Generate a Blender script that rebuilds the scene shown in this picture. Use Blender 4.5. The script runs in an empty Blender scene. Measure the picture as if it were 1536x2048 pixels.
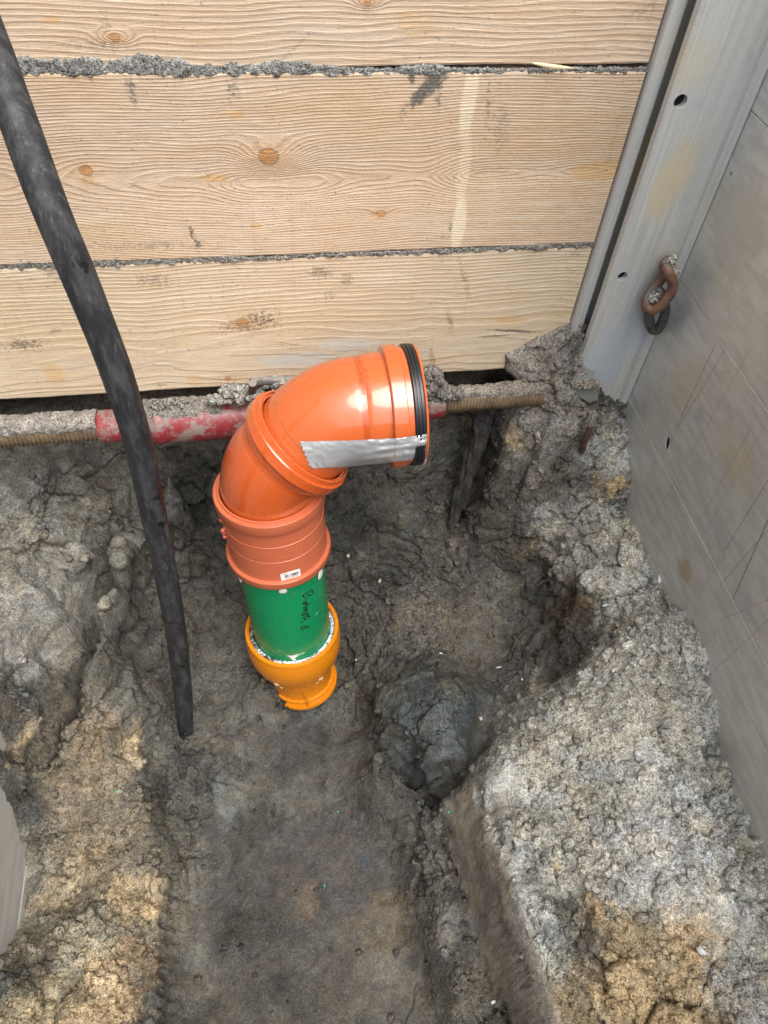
import bpy, bmesh, math, random
import numpy as np
from mathutils import Vector, Matrix
from mathutils.bvhtree import BVHTree
random.seed(7); rng = np.random.default_rng(7)
scn = bpy.context.scene
C = scn.collection

# ------------------------------------------------------------------ camera
F = 1480.0; CX, CY = 768.0, 1024.0
_D = np.array([-103., 1176., F]); _D /= np.linalg.norm(_D)
_Y = np.array([-364., -1841., F]); _Y -= _D*(_Y@_D); _Y /= np.linalg.norm(_Y)
_Z = -_D; _X = np.cross(_Y, _Z)
RM = np.stack([_X, _Y, _Z], 1)                 # world -> lens (x right, y down, z ahead)
CAM = np.array([0., -1.05, 1.56])
cd = bpy.data.cameras.new('camera'); cam = bpy.data.objects.new('camera', cd); C.objects.link(cam)
m = RM.T @ np.diag([1., -1., -1.])
mw = Matrix([list(m[i]) + [CAM[i]] for i in range(3)] + [[0, 0, 0, 1]])
cam.matrix_world = mw
cd.sensor_fit = 'VERTICAL'; cd.sensor_height = 36; cd.lens = 36*F/2048
cd.clip_start = 0.02; cd.clip_end = 500
scn.camera = cam

# ------------------------------------------------------------------ light
SUN_EL, SUN_AZ = math.radians(62), math.radians(150)     # azimuth from +Y clockwise
w = bpy.data.worlds.new("World"); scn.world = w; w.use_nodes = True
nt = w.node_tree; bg = nt.nodes['Background']
sky = nt.nodes.new('ShaderNodeTexSky'); sky.sky_type = 'NISHITA'; sky.sun_disc = False
sky.sun_elevation = SUN_EL; sky.sun_rotation = SUN_AZ
sky.air_density = 1.0; sky.dust_density = 4.0; sky.ozone_density = 0.6
hs = nt.nodes.new('ShaderNodeHueSaturation'); hs.inputs['Saturation'].default_value = 0.35
nt.links.new(sky.outputs[0], hs.inputs['Color']); nt.links.new(hs.outputs[0], bg.inputs['Color'])
bg.inputs['Strength'].default_value = 0.15
sd = bpy.data.lights.new('sun', 'SUN'); sd.energy = 1.5; sd.angle = math.radians(48); sd.color = (1, .98, .925)
so = bpy.data.objects.new('sun', sd); C.objects.link(so)
sv = Vector((math.sin(SUN_AZ)*math.cos(SUN_EL), math.cos(SUN_AZ)*math.cos(SUN_EL), math.sin(SUN_EL)))
so.rotation_euler = sv.to_track_quat('Z', 'Y').to_euler(); so.location = (0, -1, 4)
scn.view_settings.view_transform = 'Standard'; scn.view_settings.look = 'None'
scn.view_settings.gamma = 1; scn.view_settings.exposure = 1.2
scn.render.resolution_x = 768; scn.render.resolution_y = 1024

# ------------------------------------------------------------------ helpers
def ray(px, py): return RM.T @ np.array([(px-CX)/F, (py-CY)/F, 1.0])
def at(px, py, x=None, y=None, z=None, d=None):
    r = ray(px, py)
    if x is not None: t = (x-CAM[0])/r[0]
    elif y is not None: t = (y-CAM[1])/r[1]
    elif z is not None: t = (z-CAM[2])/r[2]
    else: t = d
    return CAM + r*t
def tag(o, label, cat, group=None, kind=None):
    if label: o['label'] = label
    if cat: o['category'] = cat
    if group: o['group'] = group
    if kind: o['kind'] = kind
    return o
def empty(name, loc, label, cat, group=None):
    o = bpy.data.objects.new(name, None); C.objects.link(o); o.location = loc
    o.empty_display_size = .05
    return tag(o, label, cat, group)
def link(name, me, mats, parent=None, smooth=True):
    o = bpy.data.objects.new(name, me); C.objects.link(o)
    for mt in (mats if isinstance(mats, (list, tuple)) else [mats]): me.materials.append(mt)
    if smooth: me.polygons.foreach_set('use_smooth', [True]*len(me.polygons))
    if parent:
        o.parent = parent; o.location = -parent_world(parent)
    return o
def parent_world(p):
    v = Vector(p.location)
    q = p.parent
    while q: v += Vector(q.location); q = q.parent
    return v
def mesh(name, verts, faces):
    me = bpy.data.meshes.new(name)
    me.from_pydata([tuple(map(float, v)) for v in verts], [], [tuple(int(i) for i in f) for f in faces]); me.update(); return me
def np_mesh(name, V, Q):
    """fast mesh from an (n,3) array and an (m,k) face array"""
    me = bpy.data.meshes.new(name); k = Q.shape[1]
    me.vertices.add(len(V)); me.vertices.foreach_set('co', V.astype(np.float32).ravel())
    me.loops.add(Q.size); me.loops.foreach_set('vertex_index', Q.astype(np.int32).ravel())
    me.polygons.add(len(Q)); me.polygons.foreach_set('loop_start', np.arange(0, Q.size, k, dtype=np.int32))
    me.polygons.foreach_set('loop_total', np.full(len(Q), k, dtype=np.int32))
    me.update(calc_edges=True); me.validate(); return me
def grid_faces(nu, nv, wrap=False):
    """vertex (i,j) = i*nv+j ; wrap closes j"""
    i = np.arange(nu-1)[:, None]; j = np.arange(nv if wrap else nv-1)[None, :]
    j2 = (j+1) % nv
    return np.stack([i*nv+j + 0*j2, i*nv+j2, (i+1)*nv+j2, (i+1)*nv+j + 0*j2], -1).reshape(-1, 4)

# --- numpy noise
def _h(ix, iy, iz, s=0):
    n = (ix.astype(np.int64)*374761393 + iy.astype(np.int64)*668265263 + iz.astype(np.int64)*2147483647 + s*1274126177) & 0xffffffff
    n = ((n ^ (n >> 13))*1274126177) & 0xffffffff
    n = ((n ^ (n >> 15))*2246822519) & 0xffffffff
    return ((n ^ (n >> 16)) & 0xffffff)/float(0xffffff)
def vnoise(P, s=0):
    I = np.floor(P); f = P-I; u = f*f*f*(f*(f*6-15)+10)
    x, y, z = I[:, 0], I[:, 1], I[:, 2]; r = 0
    for a in (0, 1):
        for b in (0, 1):
            for c in (0, 1):
                wt = (u[:, 0] if a else 1-u[:, 0])*(u[:, 1] if b else 1-u[:, 1])*(u[:, 2] if c else 1-u[:, 2])
                r = r + wt*_h(x+a, y+b, z+c, s)
    return r*2-1
def fbm(P, freq, oct=4, gain=.5, s=0, ridge=False):
    r = 0; a = 1; tot = 0
    rot = np.array([[.8, -.6, 0], [.48, .64, -.6], [.36, .48, .8]])
    Q = np.array(P)*freq
    for k in range(oct):
        v = vnoise(Q+k*13.7, s+k)
        if ridge: v = 1-2*np.abs(v)
        r = r+a*v; tot += a; a *= gain; Q = (Q@rot.T)*2.03
    return r/tot
def worley(P, freq, s=0):
    Q = P*freq; I = np.floor(Q); d1 = np.full(len(P), 9.); d2 = np.full(len(P), 9.); cid = np.zeros(len(P))
    for a in (-1, 0, 1):
        for b in (-1, 0, 1):
            for c in (-1, 0, 1):
                J = I+np.array([a, b, c])
                o = np.stack([_h(J[:, 0], J[:, 1], J[:, 2], s+k) for k in (1, 2, 3)], 1)
                d = np.sqrt(((J+o-Q)**2).sum(1)); idd = _h(J[:, 0], J[:, 1], J[:, 2], s+9)
                cl = d < d1
                d2 = np.where(cl, d1, np.minimum(d2, d)); cid = np.where(cl, idd, cid); d1 = np.where(cl, d, d1)
    return d1, d2, cid
def facets(P, freq, s=0):
    """broken blocks: every cell has its own height and tilt"""
    Q = P*freq; I = np.floor(Q); d1 = np.full(len(P), 9.); d2 = np.full(len(P), 9.); cid = np.zeros(len(P)); off = np.zeros((len(P), 3))
    for a in (-1, 0, 1):
        for b in (-1, 0, 1):
            for c in (-1, 0, 1):
                J = I+np.array([a, b, c]); o = np.stack([_h(J[:, 0], J[:, 1], J[:, 2], s+k) for k in (1, 2, 3)], 1)
                v = Q-J-o; d = np.sqrt((v**2).sum(1)); idd = _h(J[:, 0], J[:, 1], J[:, 2], s+9); cl = d < d1
                d2 = np.where(cl, d1, np.minimum(d2, d)); cid = np.where(cl, idd, cid); d1 = np.where(cl, d, d1); off[cl] = v[cl]
    tx, ty, tz = (cid*97.3) % 1*2-1, (cid*311.7) % 1*2-1, (cid*733.1) % 1*2-1
    return (cid-.5)+.9*(off[:, 0]*tx+off[:, 1]*ty+off[:, 2]*tz)-.5*(1-sst(d2-d1, 0, .10)), cid
def sst(x, a, b):
    t = np.clip((x-a)/(b-a), 0, 1); return t*t*(3-2*t)

# --- tiny node language
class Mat:
    def __init__(s, name, rough=.6, metal=0., spec=.5):
        s.m = bpy.data.materials.new(name); s.m.use_nodes = True; s.t = s.m.node_tree
        s.b = s.t.nodes['Principled BSDF']; s.b.inputs['Roughness'].default_value = rough
        s.b.inputs['Metallic'].default_value = metal; s.b.inputs['Specular IOR Level'].default_value = spec
        s.tc = s.t.nodes.new('ShaderNodeTexCoord')
    def n(s, ty): return s.t.nodes.new(ty)
    def set(s, sock, v):
        if hasattr(v, 'is_linked') or isinstance(v, bpy.types.NodeSocket): s.t.links.new(v, sock)
        elif isinstance(v, (tuple, list)) and len(v) == 3 and sock.type == 'RGBA': sock.default_value = (*v, 1)
        else: sock.default_value = v
    def math(s, op, a, b=0., c=None):
        n = s.n('ShaderNodeMath'); n.operation = op; s.set(n.inputs[0], a); s.set(n.inputs[1], b)
        if c is not None: s.set(n.inputs[2], c)
        return n.outputs[0]
    def add(s, a, b): return s.math('ADD', a, b)
    def sub(s, a, b): return s.math('SUBTRACT', a, b)
    def mul(s, a, b): return s.math('MULTIPLY', a, b)
    def clamp(s, a): 
        n = s.n('ShaderNodeClamp'); s.set(n.inputs[0], a); return n.outputs[0]
    def mx(s, a, b): return s.math('MAXIMUM', a, b)
    def mix(s, f, a, b, mode='MIX'):
        n = s.n('ShaderNodeMix'); n.data_type = 'RGBA'; n.blend_type = mode
        s.set(n.inputs[0], f); s.set(n.inputs[6], a); s.set(n.inputs[7], b); return n.outputs[2]
    def remap(s, v, a, b, c=0., d=1., smooth=True):
        n = s.n('ShaderNodeMapRange'); n.interpolation_type = 'SMOOTHSTEP' if smooth else 'LINEAR'
        s.set(n.inputs[0], v)
        for i, q in zip((1, 2, 3, 4), (a, b, c, d)): s.set(n.inputs[i], q)
        return n.outputs[0]
    def mapping(s, vec, scale=(1, 1, 1), rot=(0, 0, 0), loc=(0, 0, 0)):
        n = s.n('ShaderNodeMapping'); s.set(n.inputs[0], vec); n.inputs[1].default_value = loc
        n.inputs[2].default_value = rot; n.inputs[3].default_value = scale; return n.outputs[0]
    def noise(s, vec, scale, detail=3, rough=.5, out='Fac', dist=0.):
        n = s.n('ShaderNodeTexNoise'); s.set(n.inputs['Vector'], vec); n.inputs['Scale'].default_value = scale
        n.inputs['Detail'].default_value = detail; n.inputs['Roughness'].default_value = rough
        n.inputs['Distortion'].default_value = dist
        return n.outputs[0 if out == 'Fac' else 1]
    def vor(s, vec, scale, feature='F1', out=0):
        n = s.n('ShaderNodeTexVoronoi'); n.feature = feature; s.set(n.inputs['Vector'], vec); n.inputs['Scale'].default_value = scale
        return n.outputs[out]
    def ramp(s, v, stops):
        n = s.n('ShaderNodeValToRGB'); s.set(n.inputs[0], v); e = n.color_ramp.elements
        while len(e) < len(stops): e.new(.5)
        for k, (p, c) in enumerate(stops): e[k].position = p; e[k].color = (*c, 1) if len(c) == 3 else c
        return n.outputs[0]
    def sep(s, vec):
        n = s.n('ShaderNodeSeparateXYZ'); s.set(n.inputs[0], vec); return n.outputs
    def comb(s, x, y, z):
        n = s.n('ShaderNodeCombineXYZ'); s.set(n.inputs[0], x); s.set(n.inputs[1], y); s.set(n.inputs[2], z); return n.outputs[0]
    def attr(s, name):
        n = s.n('ShaderNodeAttribute'); n.attribute_name = name; return n.outputs[0]
    def gauss(s, u, v, u0, v0, su, sv, rot=0.):
        du = s.sub(u, u0); dv = s.sub(v, v0)
        if rot:
            c, q = math.cos(rot), math.sin(rot)
            du, dv = s.add(s.mul(du, c), s.mul(dv, q)), s.sub(s.mul(dv, c), s.mul(du, q))
        e = s.add(s.mul(s.mul(du, du), 1/su**2), s.mul(s.mul(dv, dv), 1/sv**2))
        return s.math('EXPONENT', s.mul(e, -1.))
    def seg(s, u, v, a, b, wd):
        """soft mask of a straight scratch a-b"""
        L = math.dist(a, b); tx, ty = (b[0]-a[0])/L, (b[1]-a[1])/L
        du = s.sub(u, a[0]); dv = s.sub(v, a[1])
        al = s.add(s.mul(du, tx), s.mul(dv, ty)); pe = s.math('ABSOLUTE', s.sub(s.mul(dv, tx), s.mul(du, ty)))
        m1 = s.remap(pe, wd*.4, wd, 1., 0.)
        m2 = s.mul(s.math('GREATER_THAN', al, 0.), s.math('LESS_THAN', al, L))
        return s.mul(m1, m2)
    def bump(s, h, strength=.3, dist=.002, prev=None):
        n = s.n('ShaderNodeBump'); s.set(n.inputs['Height'], h); n.inputs['Strength'].default_value = strength
        n.inputs['Distance'].default_value = dist
        if prev is not None: s.set(n.inputs['Normal'], prev)
        return n.outputs[0]
    def out(s, col=None, rough=None, normal=None, metal=None):
        if col is not None: s.set(s.b.inputs['Base Color'], col)
        if rough is not None: s.set(s.b.inputs['Roughness'], rough)
        if normal is not None: s.set(s.b.inputs['Normal'], normal)
        if metal is not None: s.set(s.b.inputs['Metallic'], metal)
        return s.m

# ------------------------------------------------------------------ terrain heights
PLX = 0.705       # face of the metal side wall on the right
PLL = -0.53       # face of the one on the left
FL = -0.06
cp = []
def P(px, py, **k): cp.append(at(px, py, **k))
# trench bottom
for px, py in [(430, 1560), (560, 1500), (680, 1500), (500, 1700), (650, 1700), (450, 1900), (600, 1900), (740, 1850), (700, 1620), (760, 2040), (600, 2040), (420, 2045), (560, 1420), (660, 1420), (780, 1700)]:
    P(px, py, z=FL)
# left bank, upper
for px, py, z in [(90, 1040, .42), (240, 1010, .40), (225, 1100, .33), (190, 1220, .27), (160, 1340, .20), (130, 1450, .13), (90, 1530, .09),
                  (80, 1180, .37), (80, 1320, .27), (60, 1440, .2), (60, 1530, .12),
                  (265, 1010, .33), (262, 1100, .24), (245, 1230, .15), (225, 1350, .08), (190, 1470, .04), (320, 1080, .2), (290, 1200, .14), (330, 1270, .06),
                  (380, 1080, .15), (430, 1100, .12), (420, 1200, .04), (300, 1350, .02), (400, 1330, -.02), (280, 1500, .0), (367, 1490, -.04), (470, 1400, -.05), (300, 1600, .0)]:
    P(px, py, z=z)
for px, py, y in [(0, 910, -.01), (60, 960, -.05), (150, 920, -.02), (200, 980, -.06), (250, 940, -.02), (330, 920, -.0), (330, 1000, -.03), (420, 930, .0), (420, 1010, -.04)]:
    P(px, py, y=y)
# left bank, lower
for px, py, z in [(110, 1620, .05), (100, 1700, .03), (100, 1800, .03), (80, 1860, .05), (50, 1900, .08), (160, 1620, .04), (180, 1720, .05), (150, 1850, .09), (240, 1700, .03), (280, 1780, .03),
                  (300, 1850, .04), (310, 1950, .05), (100, 1950, .13), (10, 1950, .17), (10, 2045, .18), (180, 1960, .11), (250, 2040, .1), (300, 2040, .06),
                  (345, 1700, -.05), (350, 1800, -.05), (355, 1900, -.05), (350, 2040, -.04), (320, 1640, -.03)]:
    P(px, py, z=z)
# slope behind and to the right of the pipe
for px, py, y in [(520, 900, 0), (520, 1000, -.03), (680, 980, -.03), (760, 960, -.02), (860, 930, .0), (700, 1050, -.07), (800, 1040, -.06), (870, 1040, -.05),
                  (900, 880, .03), (950, 900, .04), (960, 1000, .02), (930, 1060, -.04), (985, 900, .0), (985, 1000, -.02)]:
    P(px, py, y=y)
for px, py, z in [(700, 1130, .1), (780, 1110, .14), (880, 1100, .2), (690, 1220, .02), (800, 1200, .08), (900, 1180, .14), (980, 1140, .2), (680, 1320, -.04), (760, 1300, .02), (850, 1270, .07), (950, 1250, .12),
                  (1010, 1200, .14), (1030, 1300, .11), (1000, 1380, .08), (540, 1100, .08), (540, 1250, -.02)]:
    P(px, py, z=z)
# corner heap by the post
for px, py, y in [(1022, 742, -.02), (1012, 772, -.01), (1060, 715, -.035), (1100, 680, -.035), (1150, 655, -.035), (1166, 660, -.03), (1158, 700, -.045), (1152, 745, -.065), (1110, 800, -.095), (1120, 740, -.07), (1062, 832, -.055), (1090, 740, -.06), (1150, 740, -.07), (1110, 790, -.09), (1030, 860, -.10), (1100, 850, -.12), (1160, 830, -.10), (1180, 880, -.12), (1220, 880, -.09), (1240, 900, -.12),
                  (1015, 930, -.10), (1080, 950, -.13), (1160, 950, -.14), (1250, 940, -.145), (1030, 1000, -.11), (1100, 1020, -.16), (1180, 1010, -.18), (1060, 1070, -.18), (1150, 1080, -.22)]:
    P(px, py, y=y)
for px, py in [(1265, 940), (1250, 1020), (1310, 1160), (1400, 1260), (1420, 1380), (1440, 1500), (1500, 1640), (1536, 1740)]:
    P(px, py, x=PLX)
for px, py, z in [(1240, 1110, .39), (1180, 1150, .36), (1100, 1130, .3), (1060, 1110, .26), (1060, 1160, .19), (1072, 1230, .15), (1090, 1320, .18), (1150, 1330, .235), (1130, 1200, .255), (1160, 1260, .265), (1200, 1200, .31), (1230, 1270, .33), (1230, 1340, .33),
                  (1300, 1250, .42), (1330, 1350, .41), (1200, 1400, .33), (1320, 1480, .38), (1120, 1400, .27), (1060, 1450, .26), (1000, 1500, .25), (1100, 1520, .29), (1220, 1540, .33), (1350, 1600, .36), (1430, 1700, .36), (1250, 1700, .33),
                  (1120, 1650, .28), (1000, 1600, .25), (1050, 1750, .25), (1120, 1800, .25), (1200, 1850, .30), (1330, 1800, .33), (1120, 1950, .23), (1200, 2000, .27), (1320, 1950, .30), (1450, 1900, .34), (1536, 1900, .34), (1450, 2045, .33), (1536, 2045, .34), (1150, 2045, .22),
                  (1400, 1450, .39), (1380, 1320, .43)]:
    P(px, py, z=z)
# spade-cut face and ledge below it
for px, py, z in [(938, 1590, .24), (965, 1680, .24), (1000, 1780, .23), (1030, 1890, .22), (1060, 1980, .21), (1095, 2046, .20),
                  (905, 1600, .10), (920, 1690, .07), (945, 1800, .05), (985, 1920, .04), (1020, 2046, .03),
                  (850, 1640, .06), (870, 1750, .06), (890, 1860, .05), (930, 1960, .05), (960, 2046, .04),
                  (815, 1700, -.03), (830, 1800, -.02), (860, 1920, -.02), (880, 2040, -.02)]:
    P(px, py, z=z)
# dark clay lump
for px, py, z in [(735, 1400, .0), (760, 1370, .05), (830, 1350, .13), (900, 1360, .16), (940, 1400, .16), (870, 1420, .18), (810, 1430, .16), (850, 1500, .16), (910, 1480, .165), (860, 1550, .12),
                  (725, 1430, -.05), (755, 1520, -.05), (800, 1590, -.05), (860, 1620, .0), (955, 1440, .10), (930, 1510, .15)]:
    P(px, py, z=z)
# out of the picture
for x, y, z in [(-.5, .12, .58), (-.2, .12, .56), (.1, .12, .5), (.3, .12, .5), (.5, .12, .6), (.7, .12, .62), (-.5, .02, .52), (-.52, -.95, .2), (-.2, -1.1, .0), (.05, -1.15, -.05), (.3, -1.15, .2), (.6, -1.15, .33),
                (-.45, -1.5, .3), (-.1, -1.5, .12), (.2, -1.5, .12), (.6, -1.5, .35), (-.4, -2.2, .6), (0, -2.2, .5), (.5, -2.2, .6), (-.4, -3.2, 1.4), (.5, -3.2, 1.4), (0, -3.2, 1.35), (.1, .3, .55), (-.5, .3, .6), (.7, .3, .65)]:
    cp.append(np.array([x, y, z]))
cp = np.array(cp)
def PL(pts, n):
    pts = np.array(pts, float); L = np.concatenate([[0], np.cumsum(np.hypot(*np.diff(pts[:, :2], axis=0).T))])
    for t in np.linspace(0, L[-1], n):
        px, py, z = [np.interp(t, L, pts[:, k]) for k in range(3)]; Q = at(px, py, z=z)
        cp.append(Q)
cp = list(cp)
for a_, b_, z_ in ((548, 1395, .0), (562, 1410, -.02), (528, 1372, .0), (500, 1340, -.01), (585, 1425, -.05)): cp.append(at(a_, b_, z=z_))
# spade cut: upper edge, foot, ledge edge
PL([(925, 1575, .24), (938, 1610, .245), (965, 1680, .24), (1000, 1780, .23), (1030, 1890, .22), (1060, 1980, .21), (1100, 2060, .20)], 22)
PL([(905, 1590, .11), (908, 1640, .08), (922, 1700, .06), (945, 1800, .04), (985, 1920, .03), (1025, 2060, .02)], 22)
PL([(900, 1660, .08), (905, 1720, .065), (925, 1800, .05), (960, 1900, .045), (1000, 2050, .03)], 12)
PL([(850, 1640, .035), (856, 1700, .035), (872, 1800, .04), (895, 1900, .035), (930, 2050, .025)], 9)
PL([(812, 1640, -.02), (806, 1700, -.04), (812, 1800, -.045), (832, 1900, -.045), (862, 2050, -.045)], 9)
# clay lump: rim and foot
PL([(738, 1370, .07), (746, 1420, .085), (778, 1500, .09), (812, 1560, .09), (858, 1592, .075)], 16)
PL([(718, 1380, -.05), (724, 1430, -.055), (755, 1510, -.055), (790, 1575, -.055), (845, 1615, -.045)], 12)
PL([(740, 1335, .02), (835, 1295, .06), (930, 1300, .085), (1000, 1350, .09)], 10)
PL([(1000, 1420, .11), (975, 1490, .12), (935, 1545, .09), (895, 1600, .03)], 10)
PL([(1000, 1475, .20), (965, 1525, .20), (930, 1570, .22)], 5)
# edge of the mound above the dark hollow
PL([(1075, 1420, .26), (1140, 1370, .25), (1200, 1320, .30), (1235, 1270, .34)], 9)
PL([(1060, 1395, .17), (1120, 1350, .19), (1175, 1300, .25), (1205, 1245, .29)], 8)
# left bank over the trench bottom
PL([(285, 1490, .02), (275, 1560, .02), (300, 1640, .02), (322, 1700, .03), (322, 1800, .045), (328, 1900, .05), (322, 2055, .055)], 18)
PL([(318, 1560, -.045), (325, 1640, -.055), (345, 1700, -.06), (347, 1800, -.06), (350, 1900, -.06), (350, 2055, -.055)], 18)
# ridge of the upper left bank
PL([(232, 1060, .39), (222, 1150, .34), (200, 1240, .29), (176, 1330, .235), (145, 1440, .175), (100, 1530, .12)], 16)
PL([(252, 1060, .26), (242, 1150, .19), (222, 1240, .12), (198, 1340, .06), (168, 1440, .02), (128, 1545, .01)], 16)
# the block of soil beside the black pipe
PL([(245, 1110, .22), (300, 1105, .2), (325, 1180, .16), (320, 1250, .12), (265, 1255, .12)], 9)
PL([(345, 1120, .13), (345, 1200, .07), (335, 1275, .03), (270, 1285, .04)], 8)
for row, dz in ((880, .05), (960, .05), (1040, .04), (1120, .04), (1200, .035), (1280, .035), (1360, .03), (1440, .03), (1520, .02), (1560, .005), (1900, .01), (1950, .03), (2040, .05)):
    q = at(-4, row, x=PLL); cp.append(q+np.array([0, 0, dz]))
for px_, row in ((0, 1582), (20, 1620), (42, 1680), (50, 1740), (50, 1800), (38, 1850), (10, 1885)): cp.append(at(px_, row, x=PLL))
cp = np.array(cp)
def fit(P3):
    n = len(P3); A = np.zeros((n+3, n+3)); d = np.hypot(P3[:, None, 0]-P3[None, :, 0], P3[:, None, 1]-P3[None, :, 1])
    A[:n, :n] = -d - 0*d; A[np.arange(n), np.arange(n)] += .002
    A[:n, n] = 1; A[:n, n+1:] = P3[:, :2]; A[n, :n] = 1; A[n+1:, :n] = P3[:, :2].T
    return np.linalg.solve(A, np.concatenate([P3[:, 2], [0, 0, 0]]))
WTS = fit(cp)
def base_h(x, y):
    x = np.asarray(x, float).ravel(); y = np.asarray(y, float).ravel(); r = np.empty(len(x)); n = len(cp)
    for k in range(0, len(x), 20000):
        a, b = x[k:k+20000], y[k:k+20000]
        d = np.sqrt((a[:, None]-cp[None, :, 0])**2+(b[:, None]-cp[None, :, 1])**2+1e-5)
        r[k:k+20000] = -d@WTS[:n]+WTS[n]+WTS[n+1]*a+WTS[n+2]*b
    return r
def surf(px, py):
    """where the line through (px,py) meets the soil"""
    r = ray(px, py); t = np.linspace(.5, 2.4, 1400); Q = CAM+t[:, None]*r
    hgt = base_h(Q[:, 0], Q[:, 1]); i = np.argmax(Q[:, 2] < hgt)
    return Q[i]

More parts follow.
